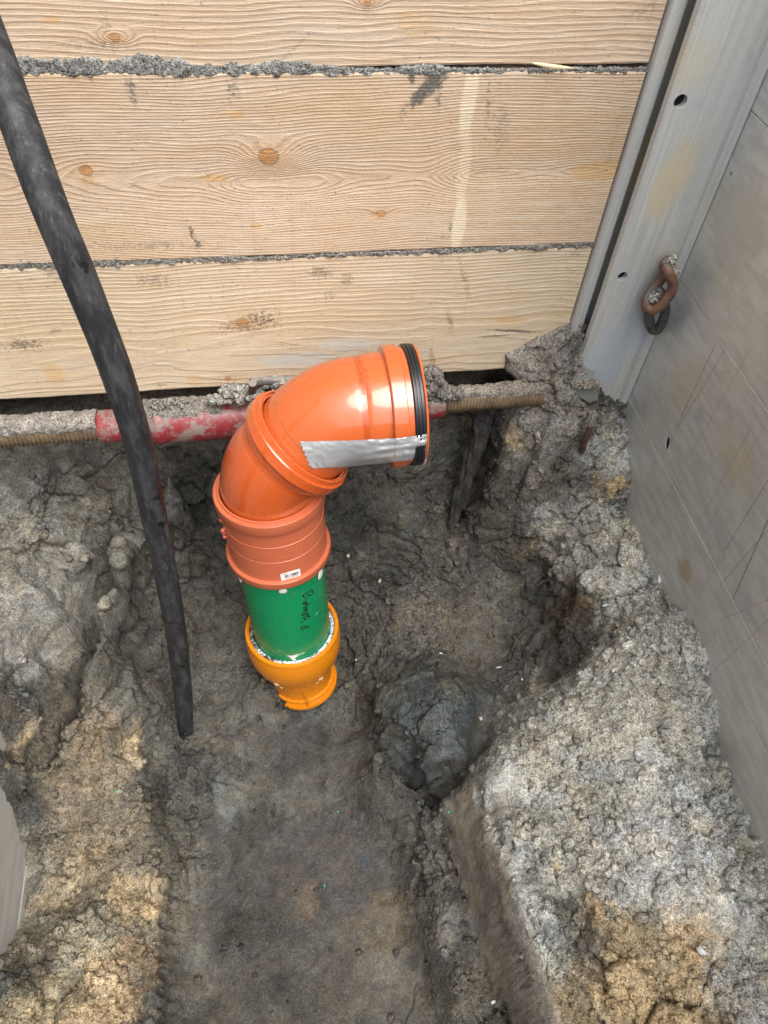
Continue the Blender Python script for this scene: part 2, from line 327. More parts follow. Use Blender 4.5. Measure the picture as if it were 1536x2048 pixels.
# soil colours, with light and shade contrast painted in: (pixel, radius m, colour, strength)
DARKC = (.046, .045, .041); MIDC = (.098, .092, .079); LIGHT = (.455, .445, .395); PALE = (.61, .60, .555)
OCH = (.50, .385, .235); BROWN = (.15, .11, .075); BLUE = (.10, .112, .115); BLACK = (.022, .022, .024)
patches = []
def PT(px, py, r, c, s=1.): patches.append((surf(px, py), r, c, s))
for px, py, r, c, s in [
    (1200, 1500, .26, LIGHT, 1), (1330, 1350, .16, LIGHT, 1), (1150, 1800, .16, LIGHT, .9), (1350, 1750, .2, LIGHT, 1), (1300, 1950, .2, LIGHT, .9), (1050, 1450, .10, LIGHT, .8), (1480, 1900, .16, LIGHT, 1), (980, 1650, .06, LIGHT, .8),
    (1250, 1100, .12, LIGHT, 1), (1150, 1050, .08, LIGHT, .8), (1220, 1180, .09, LIGHT, .95), (1120, 1000, .06, LIGHT, .5), (1290, 1240, .08, LIGHT, 1), (100, 1130, .07, (.34, .325, .29), .8), (150, 1190, .06, (.38, .37, .34), .8), (60, 1230, .07, (.3, .285, .25), .7), (130, 1300, .06, (.25, .23, .19), .7), (1330, 1650, .1, PALE, .8), (1400, 1800, .08, PALE, .8), (1280, 1720, .08, PALE, .6), (1040, 1580, .05, PALE, .5), (1230, 1350, .06, PALE, .5),
    (1100, 700, .1, (.24, .215, .19), 1), (1150, 780, .08, (.24, .215, .19), 1), (1100, 850, .09, (.25, .23, .2), 1), (1220, 900, .07, LIGHT, .9), (1150, 950, .07, MIDC, .6), (1060, 930, .05, (.24, .22, .19), .6),
    (1030, 870, .022, OCH, .6), (1225, 975, .028, OCH, 1), (1190, 970, .02, OCH, .5), (1050, 1090, .03, BROWN, .7), (1080, 1085, .018, OCH, .5), (960, 850, .03, (.2, .13, .08), .6),
    (100, 1180, .10, (.20, .185, .16), .8), (140, 1170, .045, (.27, .26, .24), .8), (60, 1280, .08, (.2, .185, .16), .7), (40, 1100, .08, (.15, .14, .12), .6), (150, 1250, .05, BROWN, .6), (150, 1210, .025, OCH, .5),
    (45, 1475, .028, OCH, .8), (15, 1530, .02, OCH, .7), (110, 1240, .10, (.27, .255, .225), .7), (60, 1180, .07, (.25, .24, .215), .7), (30, 1330, .05, (.25, .24, .22), .6), (45, 1390, .02, BLUE, .9), (120, 1430, .03, BROWN, .6),
    (180, 1800, .2, (.26, .23, .17), .7), (100, 1150, .14, (.22, .21, .18), .6), (150, 1500, .12, (.22, .19, .14), .6), (1150, 1120, .1, (.32, .29, .25), .6),
    (200, 1520, .08, (.24, .19, .13), .8), (260, 1500, .04, OCH, .5), (150, 1600, .07, (.2, .165, .12), .9), (200, 1700, .1, (.22, .18, .125), .9), (280, 1800, .06, OCH, .55), (300, 1830, .025, OCH, .8), (250, 1780, .04, OCH, .5), (120, 1780, .05, OCH, .35),
    (180, 1900, .09, (.25, .225, .165), .9), (220, 2000, .07, OCH, .8), (60, 2030, .06, (.33, .27, .17), .8), (20, 1950, .04, BLUE, .6), (40, 1600, .05, DARKC, .8), (200, 1810, .025, DARKC, .6), (60, 1960, .04, DARKC, .7), (280, 1930, .05, (.22, .15, .09), .6),
    (1260, 1950, .10, OCH, .8), (1330, 1990, .11, OCH, .85), (1220, 2030, .09, OCH, .85), (1400, 2000, .06, OCH, .8), (1200, 1850, .04, OCH, .7), (1240, 1880, .03, OCH, .7), (1100, 1720, .012, OCH, .8), (1130, 1850, .05, MIDC, .7), (1180, 1900, .035, DARKC, .6), (1130, 2000, .06, (.2, .16, .1), .8),
    (1450, 2000, .04, LIGHT, .8), (1500, 1980, .05, PALE, .6),
    (1140, 1240, .075, (.085, .066, .048), 1), (1120, 1300, .07, (.085, .073, .060), 1), (1165, 1220, .03, BROWN, .7), (1070, 1200, .04, DARKC, 1), (1085, 1130, .03, DARKC, .8), (1190, 1290, .03, (.085, .073, .060), .9),  # brown soil of the hollow, its shade painted in as darker colour
    (850, 1230, .08, (.16, .14, .115), .8), (950, 1250, .08, (.15, .13, .105), .8), (1000, 1180, .06, (.16, .145, .12), .8), (900, 1120, .05, (.14, .125, .1), .7),
    (870, 1430, .135, (.072, .080, .078), 1), (830, 1550, .06, (.072, .078, .077), .9), (900, 1480, .06, BLUE, .8), (930, 1400, .04, (.07, .085, .09), .8), (800, 1520, .05, BLUE, .6), (880, 1370, .03, (.16, .15, .12), .6),
    (700, 1050, .09, DARKC, .9), (820, 1000, .08, (.08, .075, .065), .9), (600, 950, .1, DARKC, 1), (760, 1150, .06, DARKC, .5), (830, 1050, .05, (.11, .105, .09), .6), (420, 1000, .12, DARKC, .9), (430, 1150, .07, (.07, .066, .058), .8),
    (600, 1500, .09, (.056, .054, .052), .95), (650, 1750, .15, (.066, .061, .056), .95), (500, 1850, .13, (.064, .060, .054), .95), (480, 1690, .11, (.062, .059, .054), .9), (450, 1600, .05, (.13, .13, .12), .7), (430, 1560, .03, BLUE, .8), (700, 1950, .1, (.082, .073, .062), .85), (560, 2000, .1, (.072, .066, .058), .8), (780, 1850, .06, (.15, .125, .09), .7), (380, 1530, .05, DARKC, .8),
    (320, 1600, .035, DARKC, .9), (730, 1720, .03, (.07, .075, .078), .7), (600, 1800, .03, (.13, .1, .07), .5), (840, 1650, .03, (.14, .14, .13), .6),
    (870, 1700, .05, (.2, .19, .17), .8), (900, 1850, .05, (.21, .195, .17), .8), (930, 1980, .05, (.18, .16, .13), .8), (800, 1950, .05, (.16, .14, .11), .6),
    (908, 1650, .012, BLACK, .6), (915, 1720, .012, BLACK, .6), (928, 1790, .014, BLACK, .7), (940, 1850, .016, BLACK, .8), (935, 1880, .012, BLACK, .6)]:  # crevice at the foot of the cut, shade painted into the soil
    PT(px, py, r, c, s)
def soil_colour(V):
    col = np.tile(np.array(MIDC), (len(V), 1)); wv = np.stack([fbm(V, 14, 4, .6, 50+k) for k in range(3)], 1)*.045
    Wp = V+wv+.012*np.stack([fbm(V, 70, 3, .7, 95+k) for k in range(3)], 1); grain = fbm(V, 90, 3, .75, 90)
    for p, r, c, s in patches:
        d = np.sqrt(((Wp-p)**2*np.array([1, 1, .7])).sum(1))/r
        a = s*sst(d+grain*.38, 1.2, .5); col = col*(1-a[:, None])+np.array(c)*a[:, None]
    near = (V[:, 0] > .05) & (V[:, 0] < .45) & (V[:, 1] < -.35); dc = np.full(len(V), 9.)
    dc[near] = np.min(np.hypot(V[near, None, 0]-CUT[None, :, 0], V[near, None, 1]-CUT[None, :, 1]), axis=1)
    a = sst(dc+.006*fbm(V, 60, 3, .7, 67), .022, .012)*.85; fc_ = np.array([.25, .22, .185])[None]*(1+.25*fbm(V*np.array([1, 1, .25]), 60, 3, .6, 66))[:, None]; col = col*(1-a[:, None])+fc_*a[:, None]
    big = fbm(V, 9, 4, .6, 70); col *= (1+.30*big)[:, None]
    n2 = fbm(V, 35, 4, .7, 75); col *= (1+.28*n2)[:, None]
    warm = fbm(V, 20, 3, .6, 80)[:, None]*.07; col *= np.concatenate([1+warm, 1+0*warm, 1-warm], 1)
    w2 = np.stack([fbm(V, 24, 3, .6, 20+k) for k in range(3)], 1)*.012
    _, c1 = facets(V*np.array([1, 1, 1.5])+w2, 13, 3); _, c2 = facets(V+w2*.7, 34, 5); _, c3 = facets(V+w2*.4, 90, 8)
    col *= (1+.18*(c1-.5)+.28*(c2-.5)+.30*(c3-.5))[:, None]
    hue = ((c2*57.3) % 1-.5)[:, None]*.09; col *= np.concatenate([1+hue, 1+.3*hue, 1-hue], 1)
    return np.clip(col, .01, .8)

# rough = how crumbly the surface is
smooth_sp = [(surf(px, py), r, s) for px, py, r, s in [(620, 1520, .14, .95), (640, 1750, .18, .92), (480, 1850, .14, .9), (480, 1650, .09, .9), (720, 1950, .16, .88), (500, 2030, .12, .85), (950, 1750, .035, 1), (985, 1850, .035, 1), (925, 1650, .03, 1), (1030, 1970, .03, .9), (1065, 2035, .03, .9),
             (150, 1400, .05, .6), (230, 1250, .04, .6), (960, 1500, .05, .7), (1000, 1580, .05, .7), (1450, 1850, .05, .6), (1100, 1350, .04, .6), (800, 1050, .05, .4)]]
CUT = np.array([at(px, py, z=zz) for px, py, zz in ((918, 1600, .17), (935, 1680, .16), (968, 1790, .14), (1000, 1890, .13), (1030, 1980, .12), (1060, 2060, .11))])
CUT = np.array([[np.interp(t, np.linspace(0, 1, len(CUT)), CUT[:, k]) for k in range(3)] for t in np.linspace(0, 1, 60)])
def soil_disp(V):
    N3 = np.ones(len(V))
    dc = np.full(len(V), 9.)
    near = (V[:, 0] > .05) & (V[:, 0] < .45) & (V[:, 1] < -.35)
    dn = np.min(np.hypot(V[near, None, 0]-CUT[None, :, 0], V[near, None, 1]-CUT[None, :, 1]), axis=1); dc[near] = dn
    N3 *= 1-.80*sst(dc, .026, .012)
    for p, r, s in smooth_sp:
        d = np.sqrt(((V-p)**2).sum(1))/r; N3 *= 1-s*sst(d, 1.2, .5)
    loose = np.clip(.35+.9*fbm(V, 7, 3, .5, 33), .05, 1)
    right = sst(V[:, 0], .22, .42)*sst(V[:, 2], .12, .24); loose = np.maximum(loose, right*.85)
    left = sst(-V[:, 0], .22, .32)*sst(-V[:, 1], .3, .5); loose = np.maximum(loose, left*.7)
    loose *= N3
    warp = np.stack([fbm(V, 40, 2, .5, 20+k) for k in range(3)], 1)*.014+np.stack([fbm(V, 130, 2, .6, 25+k) for k in range(3)], 1)*.006
    w2 = np.stack([fbm(V, 24, 3, .6, 20+k) for k in range(3)], 1)*.012
    d = .014*fbm(V, 7, 3, .5, 1)*(.3+.7*N3)+.007*fbm(V, 20, 4, .6, 5)*(.2+.8*N3)
    m1 = sst(fbm(V, 8, 2, .5, 201), -.15, .25)*(.35+.65*loose)*N3
    f1, c1 = facets(V*np.array([1, 1, 1.5])+w2, 13, 3); d += m1*.027*f1
    f2, c2 = facets(V+w2*.7, 34, 5); d += (.25+.75*loose)*N3*.0056*f2*sst(fbm(V, 14, 2, .5, 205), -.35, .2)
    f3, c3 = facets(V+w2*.4, 90, 8); d += (.15+.85*loose)*(.06+.94*N3)*.0030*f3
    gr = fbm(V, 150, 2, .7, 12); d += (.25+.75*loose)*(.2+.8*N3)*.0020*gr
    cr = fbm(V+warp, 9, 3, .55, 41); crack = np.exp(-(cr/.018)**2)*sst(fbm(V, 5, 2, .5, 44), -.1, .3)
    d -= crack*.013*(.3+.7*N3)
    cr2 = fbm(V+warp, 24, 2, .55, 61); d -= np.exp(-(cr2/.03)**2)*.005*sst(fbm(V, 9, 2, .5, 64), -.1, .3)*(.2+.8*N3)
    global GRIT
    GRIT = np.clip(.52+.48*N3*(.35+.65*loose)+.25*fbm(V, 12, 3, .6, 401), .35, 1)
    return d, loose
def gvec(*spans):
    o = [np.arange(a, b, s) for a, b, s in spans]; o.append(np.array([spans[-1][1]])); return np.concatenate(o)
gx = gvec((-1.6, PLL-.02, .05), (PLL-.02, PLX+.02, .0023), (PLX+.02, 1.8, .05))
gy = gvec((-3.4, -1.25, .03), (-1.25, -.28, .0023), (-.28, .11, .0014), (.11, .6, .02))
GX, GY = np.meshgrid(gx, gy, indexing='ij')
Hh = base_h(GX, GY).reshape(GX.shape)
# the spade left a clean face: iron it
_n = (GX > .05) & (GX < .45) & (GY < -.35) & (GY > -1.2); _d = np.full(GX.shape, 9.)
_d[_n] = np.min(np.hypot(GX[_n][:, None]-CUT[None, :, 0], GY[_n][:, None]-CUT[None, :, 1]), axis=1); _m = sst(_d, .04, .025)
_B = Hh.copy()
for _ in range(4):
    for dk in range(1, 5):                       # average along the cut (it runs mostly along y)
        _B = (_B+np.roll(np.roll(_B, 2*dk, 1), -dk//2, 0)+np.roll(np.roll(_B, -2*dk, 1), dk//2, 0))/3
Hh = Hh*(1-_m)+_B*_m
# keep the soil behind the planks below their lower edge
Hh = np.where(GY > .005, np.minimum(Hh, .54+0*Hh), Hh)
V = np.stack([GX, GY, Hh], -1)
dx = np.gradient(Hh, gx, axis=0); dy = np.gradient(Hh, gy, axis=1)
Nn = np.stack([-dx, -dy, np.ones_like(Hh)], -1); Nn /= np.linalg.norm(Nn, axis=-1, keepdims=True)
Vf = V.reshape(-1, 3); dd, loose = soil_disp(Vf); GRIT0 = GRIT.copy()
Vd = Vf+Nn.reshape(-1, 3)*dd[:, None]
fw = sst(Vd[:, 2], .5, .6)*sst(Vd[:, 1], -.03, .0)          # nothing pokes through the planks' faces
Vd[:, 1] = np.where((Vd[:, 2] > .6) & (Vd[:, 1] > -.004), -.004, Vd[:, 1])
me = np_mesh('soil', Vd, grid_faces(len(gx), len(gy))[:, ::-1][:, [3, 2, 1, 0]])
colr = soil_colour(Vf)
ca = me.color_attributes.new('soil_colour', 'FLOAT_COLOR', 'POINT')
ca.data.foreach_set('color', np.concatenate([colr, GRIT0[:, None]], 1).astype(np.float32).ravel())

def soil_material(name, fixed=None):
    M = Mat(name, .9, 0, .25); P0 = M.tc.outputs['Object']
    base = M.attr('soil_colour') if fixed is None else fixed
    g1 = M.noise(P0, 420, 3, .65); g2 = M.noise(P0, 160, 4, .7); g3 = M.noise(P0, 45, 4, .65)
    k = M.add(M.remap(g1, .35, .65, .35, 1.6, False), M.remap(g2, .33, .67, -.42, .46, False))
    k = M.add(k, M.remap(g3, .3, .7, -.15, .15, False))
    an = M.n('ShaderNodeAttribute'); an.attribute_name = 'soil_colour'; al = an.outputs['Alpha']
    k = M.add(1., M.mul(M.sub(k, 1.), al))
    kk = M.n('ShaderNodeVectorMath'); kk.operation = 'SCALE'; M.set(kk.inputs[0], base if not isinstance(base, tuple) else base); M.set(kk.inputs['Scale'], k)
    c = kk.outputs[0]
    v = M.vor(P0, 330); sp = M.math('LESS_THAN', v, .2); vc = M.sep(M.vor(P0, 330, out=1))[0]
    pale = M.mul(sp, M.math('GREATER_THAN', vc, .86)); dark = M.mul(M.math('LESS_THAN', v, .34), M.math('LESS_THAN', vc, .12))
    c = M.mix(M.mul(pale, .5), c, (.45, .43, .38)); c = M.mix(M.mul(M.mul(dark, .6), al), c, (.02, .02, .02))
    hgt = M.add(M.mul(g1, .5), g2)
    nb = M.bump(M.add(M.mul(hgt, al), M.mul(g3, .8)), 1.0, .0055)
    return M.out(c, M.remap(g2, .3, .7, .8, 1.), nb)
SOIL = soil_material('damp_soil')
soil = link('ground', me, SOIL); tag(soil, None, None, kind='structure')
soil['label'] = 'damp grey and ochre sandy soil at the bottom of the trench'; soil['category'] = 'ground'
BV = BVHTree.FromPolygons([], []) if False else None
depth_V = Vd.reshape(len(gx), len(gy), 3)
def near_vert(n): return n

def slab(name, lo, hi):
    b = bmesh.new(); r = bmesh.ops.create_cube(b, size=1.0)
    for v in r['verts']:
        for k in range(3): v.co[k] = lo[k] if v.co[k] < 0 else hi[k]
    bmesh.ops.subdivide_edges(b, edges=b.edges[:], cuts=12, use_grid_fill=True)
    for v in b.verts:
        if v.co.z > hi[2]-.01: v.co.z += .05*math.sin(v.co.x*2.1+1)*math.cos(v.co.y*1.7)
    me = bpy.data.meshes.new(name); b.to_mesh(me); b.free(); n_ = len(me.vertices)
    ca = me.color_attributes.new('soil_colour', 'FLOAT_COLOR', 'POINT'); ca.data.foreach_set('color', np.tile(np.array([.16, .14, .11, 1], np.float32), n_))
    o = link(name, me, SOIL); o['kind'] = 'structure'; return o
slab('ground_behind', (-4, .11, -.3), (4, 4, 2.60)); slab('ground_right', (PLX+.06, -4, -.3), (4, .10, 1.60)); slab('ground_left', (-4, -4, -.3), (PLL-.06, .10, 1.60))

# crumbs: one countless mass lying on the soil
def ico(sub):
    b = bmesh.new(); bmesh.ops.create_icosphere(b, subdivisions=sub, radius=1.0); v = np.array([x.co[:] for x in b.verts]); f = np.array([[q.index for q in fc.verts] for fc in b.faces]); b.free(); return v, f
IV, IF = ico(2); IV1, IF1 = ico(1)
def crumb_mesh(name, pts, sizes, small=False, cols=None):
    iv, jf = (IV1, IF1) if small else (IV, IF); n = len(pts); k = len(iv)
    A = rng.normal(size=(n, 3, 3)); Q, _ = np.linalg.qr(A); sc = rng.uniform(.6, 1.25, (n, 1, 3))
    v = iv[None]*(1+.50*vnoise((iv[None]*2.3+rng.uniform(0, 90, (n, 1, 3))).reshape(-1, 3)).reshape(n, k, 1))
    v = (v*sc)@Q*np.asarray(sizes)[:, None, None]+np.asarray(pts)[:, None, :]
    f = jf[None]+np.arange(n)[:, None, None]*k
    me = np_mesh(name, v.reshape(-1, 3), f.reshape(-1, 3))
    if cols is not None:
        c = np.repeat(cols*rng.uniform(.75, 1.3, (n, 1)), k, axis=0)
        ca = me.color_attributes.new('soil_colour', 'FLOAT_COLOR', 'POINT')
        ca.data.foreach_set('color', np.concatenate([c, np.ones((len(c), 1))], 1).astype(np.float32).ravel())
    return me
inn = np.where((Vf[:, 0] > PLL+.01) & (Vf[:, 0] < PLX-.01) & (Vf[:, 1] > -1.2) & (Vf[:, 1] < .0))[0]
pr = (loose[inn]**1.5+.03); pr[Vf[inn, 1] > -.28] *= .5; pr /= pr.sum()
sel = rng.choice(inn, 11000, replace=False, p=pr); sz = .0009+.0070*rng.random(11000)**6
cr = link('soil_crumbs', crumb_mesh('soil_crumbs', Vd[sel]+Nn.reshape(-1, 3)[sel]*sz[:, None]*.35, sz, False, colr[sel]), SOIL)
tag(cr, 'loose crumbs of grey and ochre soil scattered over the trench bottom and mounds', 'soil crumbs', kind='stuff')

# sand heaped against the wall at the post foot
HP = [(1016, 748), (1019, 722), (1042, 706), (1080, 688), (1120, 668), (1160, 647), (1178, 640), (1186, 700), (1176, 762), (1196, 800), (1190, 860), (1120, 880), (1062, 850), (1058, 800), (1038, 785), (1034, 765)]
HPw = np.array([at(a, b, y=-.02)[[0, 2]] for a, b in HP])
hx_ = np.arange(.42, .66, .0019); hz_ = np.arange(.48, .78, .0019); A1, A2 = np.meshgrid(hx_, hz_, indexing='ij'); pw = np.stack([A1.ravel(), A2.ravel()], 1)
q3 = np.stack([pw[:, 0], 0*pw[:, 0], pw[:, 1]], 1); pwn = pw+np.stack([fbm(q3, 35, 4, .65, 301), fbm(q3, 35, 4, .65, 302)], 1)*.008
sdist = np.full(len(pw), 9.); inside = np.zeros(len(pw), bool)
for k in range(len(HPw)):
    a, b = HPw[k], HPw[(k+1) % len(HPw)]; e = b-a; t = np.clip(((pwn-a)@e)/(e@e), 0, 1); sdist = np.minimum(sdist, np.hypot(*(pwn-a-t[:, None]*e).T))
    cond = (a[1] > pwn[:, 1]) != (b[1] > pwn[:, 1]); xi = a[0]+(pwn[:, 1]-a[1])/(b[1]-a[1]+1e-12)*e[0]; inside ^= cond & (pwn[:, 0] < xi)
sd_s = np.where(inside, sdist, -sdist)
thk = np.interp(pw[:, 1], [.52, .60, .66, .74], [.125, .100, .062, .030])
yy = .004-thk*np.sqrt(np.clip(sd_s/.045, 0, 1))*1.0
HV = np.stack([pw[:, 0], yy, pw[:, 1]], 1); w2_ = np.stack([fbm(HV, 24, 3, .6, 20+k) for k in range(3)], 1)*.012
ff1, _ = facets(HV+w2_, 16, 3); ff2, cc2 = facets(HV+w2_, 40, 5); ff3, cc3 = facets(HV+w2_*.4, 95, 8); win = sst(sd_s, .0, .012)
HV[:, 1] -= win*(.010*ff1+.006*ff2+.0035*ff3+.003*fbm(HV, 150, 2, .7, 12)); HV[:, 2] += win*(.004*ff2+.003*ff3)
Qh = grid_faces(len(hx_), len(hz_)); keep = (sd_s[Qh].max(1) > 0); Qh = Qh[keep]
us, inv = np.unique(Qh, return_inverse=True); Qh = inv.reshape(Qh.shape); HV = HV[us]
me = np_mesh('sand_heap', HV, Qh); ca = me.color_attributes.new('soil_colour', 'FLOAT_COLOR', 'POINT')
hc = np.array([.25, .225, .195])[None]*(1+.3*fbm(HV, 14, 3, .6, 77)+.25*(cc2[us]-.5)+.3*(cc3[us]-.5))[:, None]; oc = sst(fbm(HV, 18, 3, .6, 79), .2, .5)[:, None]*.35; hc = hc*(1-oc)+np.array(OCH)*.8*oc
ca.data.foreach_set('color', np.concatenate([np.clip(hc, .02, .8), np.ones((len(hc), 1))], 1).astype(np.float32).ravel())
o = link('sand_heap', me, SOIL); tag(o, 'grey damp sand heaped against the planks in the corner at the post foot', 'sand heap', kind='stuff')
clod_px = []
for row in np.linspace(1180, 1760, 46):
    xe = np.interp(row, [1160, 1260, 1380, 1500, 1640, 1740], [1300, 1392, 1412, 1430, 1492, 1528]); clod_px.append((xe-rng.random()**1.6*85-4, row+rng.normal()*6, rng.uniform(.006, .017)))
for x0, y0, sx_, sy_, n_, a_, b_ in ((1180, 1860, 60, 45, 20, .006, .014), (150, 1700, 70, 60, 30, .005, .014), (200, 1820, 70, 50, 22, .005, .014), (40, 1970, 40, 40, 12, .005, .012), (120, 1880, 60, 40, 12, .006, .013), (1150, 1150, 90, 40, 18, .005, .012), (350, 1540, 40, 40, 20, .005, .012), (1280, 1300, 70, 60, 20, .006, .013), (1200, 1650, 120, 90, 26, .005, .010), (850, 1000, 110, 80, 16, .004, .009), (590, 1418, 70, 8, 20, .004, .009), (366, 1486, 22, 10, 16, .004, .009), (545, 1385, 14, 20, 8, .004, .009), (880, 1780, 30, 120, 18, .004, .010), (1450, 2000, 50, 40, 8, .006, .012), (800, 1450, 60, 60, 12, .005, .010), (140, 1060, 100, 60, 14, .004, .010), (1120, 930, 80, 60, 14, .005, .012), (1300, 1980, 80, 40, 12, .004, .009)):
    for _ in range(n_): clod_px.append((x0+rng.normal()*sx_*.6, y0+rng.normal()*sy_*.6, rng.uniform(a_, b_)))
IV3, IF3 = ico(4)
Vc, Fc_, Cc, off = [], [], [], 0
for px, py, r_ in clod_px:
    if not (0 < px < 1530): continue
    q = surf(px, py)
    if q[0] > PLX-.012 or q[1] < -1.15: continue
    k = np.argmin(np.abs(gx-q[0]))*len(gy)+np.argmin(np.abs(gy-q[1])); c0 = Vd[k]+np.array([0, 0, r_*.15])
    A, _ = np.linalg.qr(rng.normal(size=(3, 3))); off3 = rng.uniform(0, 50, 3)
    lobes = 1+.34*fbm(IV3*1.1+off3, 1, 2, .5, 3)+.16*fbm(IV3*3.2+off3, 1, 3, .7, 5)+.07*fbm(IV3*9+off3, 1, 2, .7, 7)
    _, _, wc = worley(IV3+off3, 1.5, 2)
    v = (IV3*(lobes*(.86+.28*wc))[:, None]*np.array([1, .8, .65])*r_)@A+c0
    Vc.append(v); Fc_.append(IF3+off); off += len(v); Cc.append(np.tile(colr[k]*rng.uniform(.9, 1.2), (len(v), 1)))
me = np_mesh('soil_clods', np.concatenate(Vc), np.concatenate(Fc_)); ca = me.color_attributes.new('soil_colour', 'FLOAT_COLOR', 'POINT'); Cc = np.concatenate(Cc)
ca.data.foreach_set('color', np.concatenate([Cc, np.ones((len(Cc), 1))], 1).astype(np.float32).ravel())
o = link('soil_clods', me, SOIL); tag(o, 'broken clods of soil heaped along the right metal wall and on the banks', 'soil clods', kind='stuff')

# ------------------------------------------------------------------ timber planks
def wood_material(name, zc, half, pith, hbase, tint, knots, blobs, specks, seed, warm, spacing=.0040):
    M = Mat(name, .75, 0, .2); x, y, z = M.sep(M.tc.outputs['Object']); P0 = M.tc.outputs['Object']
    lo = M.noise(M.mapping(P0, (1.6, 1, 5), loc=(seed, 0, 0)), 1.0, 2, .5)
    hi = M.noise(M.mapping(P0, (5, 1, 40), loc=(seed, 3, 0)), 1.0, 2, .5)
    pz = M.add(M.sub(z, pith), M.mul(M.sub(lo, .5), .05 if hbase < .1 else .028))
    hx = M.add(M.add(hbase, M.mul(x, -.05 if hbase < .1 else 0.)), M.mul(M.sub(M.noise(M.mapping(P0, (3.0, 1, .01), loc=(seed*2, 0, 0)), 1.0, 2, .5), .5), .11 if hbase < .1 else .02))
    # rings round the pith, bent by every knot
    for kx, kz, kr, amp in knots:
        g = M.gauss(x, z, kx, kz, kr*4.0, kr*1.7); pz = M.add(pz, M.mul(g, amp))
    ph = M.math('SQRT', M.add(M.mul(pz, pz), M.mul(hx, hx)))
    ph = M.add(M.mul(ph, 1/spacing), M.mul(M.sub(hi, .5), 2.4))
    fr = M.math('FRACT', ph); band = M.math('FLOOR', ph)
    late = M.add(M.remap(fr, .35, .85), M.remap(fr, .86, 1., 0., -1.)); 
    wn = M.n('ShaderNodeTexWhiteNoise'); wn.noise_dimensions = '1D'; M.set(wn.inputs['W'], band); bv = wn.outputs[0]
    fib = M.noise(M.mapping(P0, (28, 1, 700), loc=(seed, 0, 0)), 1.0, 3, .6)
    fib2 = M.noise(M.mapping(P0, (7, 1, 130), loc=(seed, 9, 0)), 1.0, 3, .6)
    fuzz = M.noise(P0, 330, 3, .7)
    c = M.mix(M.mul(late, M.add(.08, M.mul(bv, .34))), tint[0], tint[1])
    c = M.mix(M.remap(fib2, .42, .66, 0., .7), c, tint[2]); c = M.mix(M.remap(M.noise(M.mapping(P0, (2.5, 1, 46), loc=(seed, 5, 2)), 1., 4, .6), .5, .7, 0., .5), c, tint[3])
    c = M.mix(M.remap(fib, .35, .72, 0., .5), c, tint[1])
    big = M.noise(M.mapping(P0, (3, 1, 7), loc=(seed*3, 0, 0)), 1.0, 4, .6)
    c = M.mix(M.remap(big, .42, .7, 0., warm), c, tint[3])
    grey = M.noise(M.mapping(P0, (2.2, 1, 12), loc=(seed*5, 4, 0)), 1.0, 5, .65)
    c = M.mix(M.remap(grey, .5, .75, 0., .5), c, (.44, .395, .34))
    n1 = M.noise(P0, 60, 5, .7); n2 = M.noise(P0, 170, 4, .7); nmix = M.add(M.mul(n1, .5), M.mul(n2, .5)); nfl = M.add(M.mul(n2, .45), M.add(M.mul(n1, .25), M.mul(M.noise(M.mapping(P0, (1, 1, 2.2)), 380, 3, .7), .3)))
    for u, v, su, sv, rot, colr_, st, th in blobs:
        g = M.gauss(x, z, u, v, su, sv, rot)
        f = M.remap(M.add(g, M.mul(M.sub(n1, .5), .35)), .38, .75, 0., st) if th == 0 else (M.remap(M.add(g, M.mul(M.sub(nmix, .5), 2.2)), .38, .85, 0., st) if th == 1 else M.remap(M.add(M.mul(g, .75), M.mul(M.sub(nfl, .5), 4.5)), .45, .95, 0., min(1, st*1.4)))
        c = M.mix(f, c, colr_)
    for kx, kz, kr, amp in knots:
        dx_ = M.sub(x, kx); dz_ = M.mul(M.sub(z, kz), 1.15)
        d = M.math('SQRT', M.add(M.mul(dx_, dx_), M.mul(dz_, dz_))); d = M.add(d, M.mul(M.sub(n1, .5), kr*.5))
        rg = M.math('SINE', M.mul(d, 2*math.pi/(kr*.27)))
        kc = M.mix(M.remap(rg, -1., 1., 0., .6), (.42, .19, .065), (.20, .085, .03))
        c = M.mix(M.remap(d, kr*.8, kr*1.0, 1., 0.), c, kc)
        ringm = M.mul(M.remap(d, kr*.82, kr*1.0), M.remap(d, kr*1.05, kr*1.3, 1., 0.)); c = M.mix(M.mul(ringm, .75), c, (.07, .045, .025))
        c = M.mix(M.mul(M.gauss(x, z, kx, kz, kr*3.2, kr*1.5), .4), c, (.50, .25, .09))
    # muck: fine dark flecks everywhere
    mk = M.noise(M.mapping(P0, (1, 1, 1.6), loc=(seed, 1, 1)), 95, 5, .75); mz = M.noise(P0, 4.5, 3, .5)
    c = M.mix(M.mul(M.remap(mk, specks-.09, specks+.0, 0., .8), M.remap(mz, .40, .58)), c, (.16, .12, .085))
    # saw marks, slanting
    sm = M.noise(M.mapping(P0, (90, 1, 3), rot=(0, math.radians(34), 0)), 1.0, 3, .5)
    c = M.mix(M.remap(sm, .6, .72, 0., .16), c, (.30, .2, .12))
    c = M.mix(M.remap(fuzz, .35, .75, 0., .25), c, tint[2])
    h = M.add(M.add(M.mul(late, .9), M.mul(fib, 1.1)), M.add(M.mul(fuzz, 1.0), M.mul(sm, .6)))
    nb = M.bump(h, .5, .0014)
    return M.out(c, .78, nb)
def WP(px, py): q = at(px, py, y=0.); return q[0], q[2]
PINK = ((.545, .415, .30), (.31, .20, .125), (.625, .515, .395), (.48, .325, .18))
YEL = ((.62, .505, .36), (.43, .30, .18), (.69, .595, .465), (.54, .39, .22))
MUD = (.10, .09, .08); GREYM = (.34, .34, .32)
zs = [.623, .8885, 1.1595, 1.43, 1.70, 1.97, 2.24, 2.51, 2.78]
planks_info = []
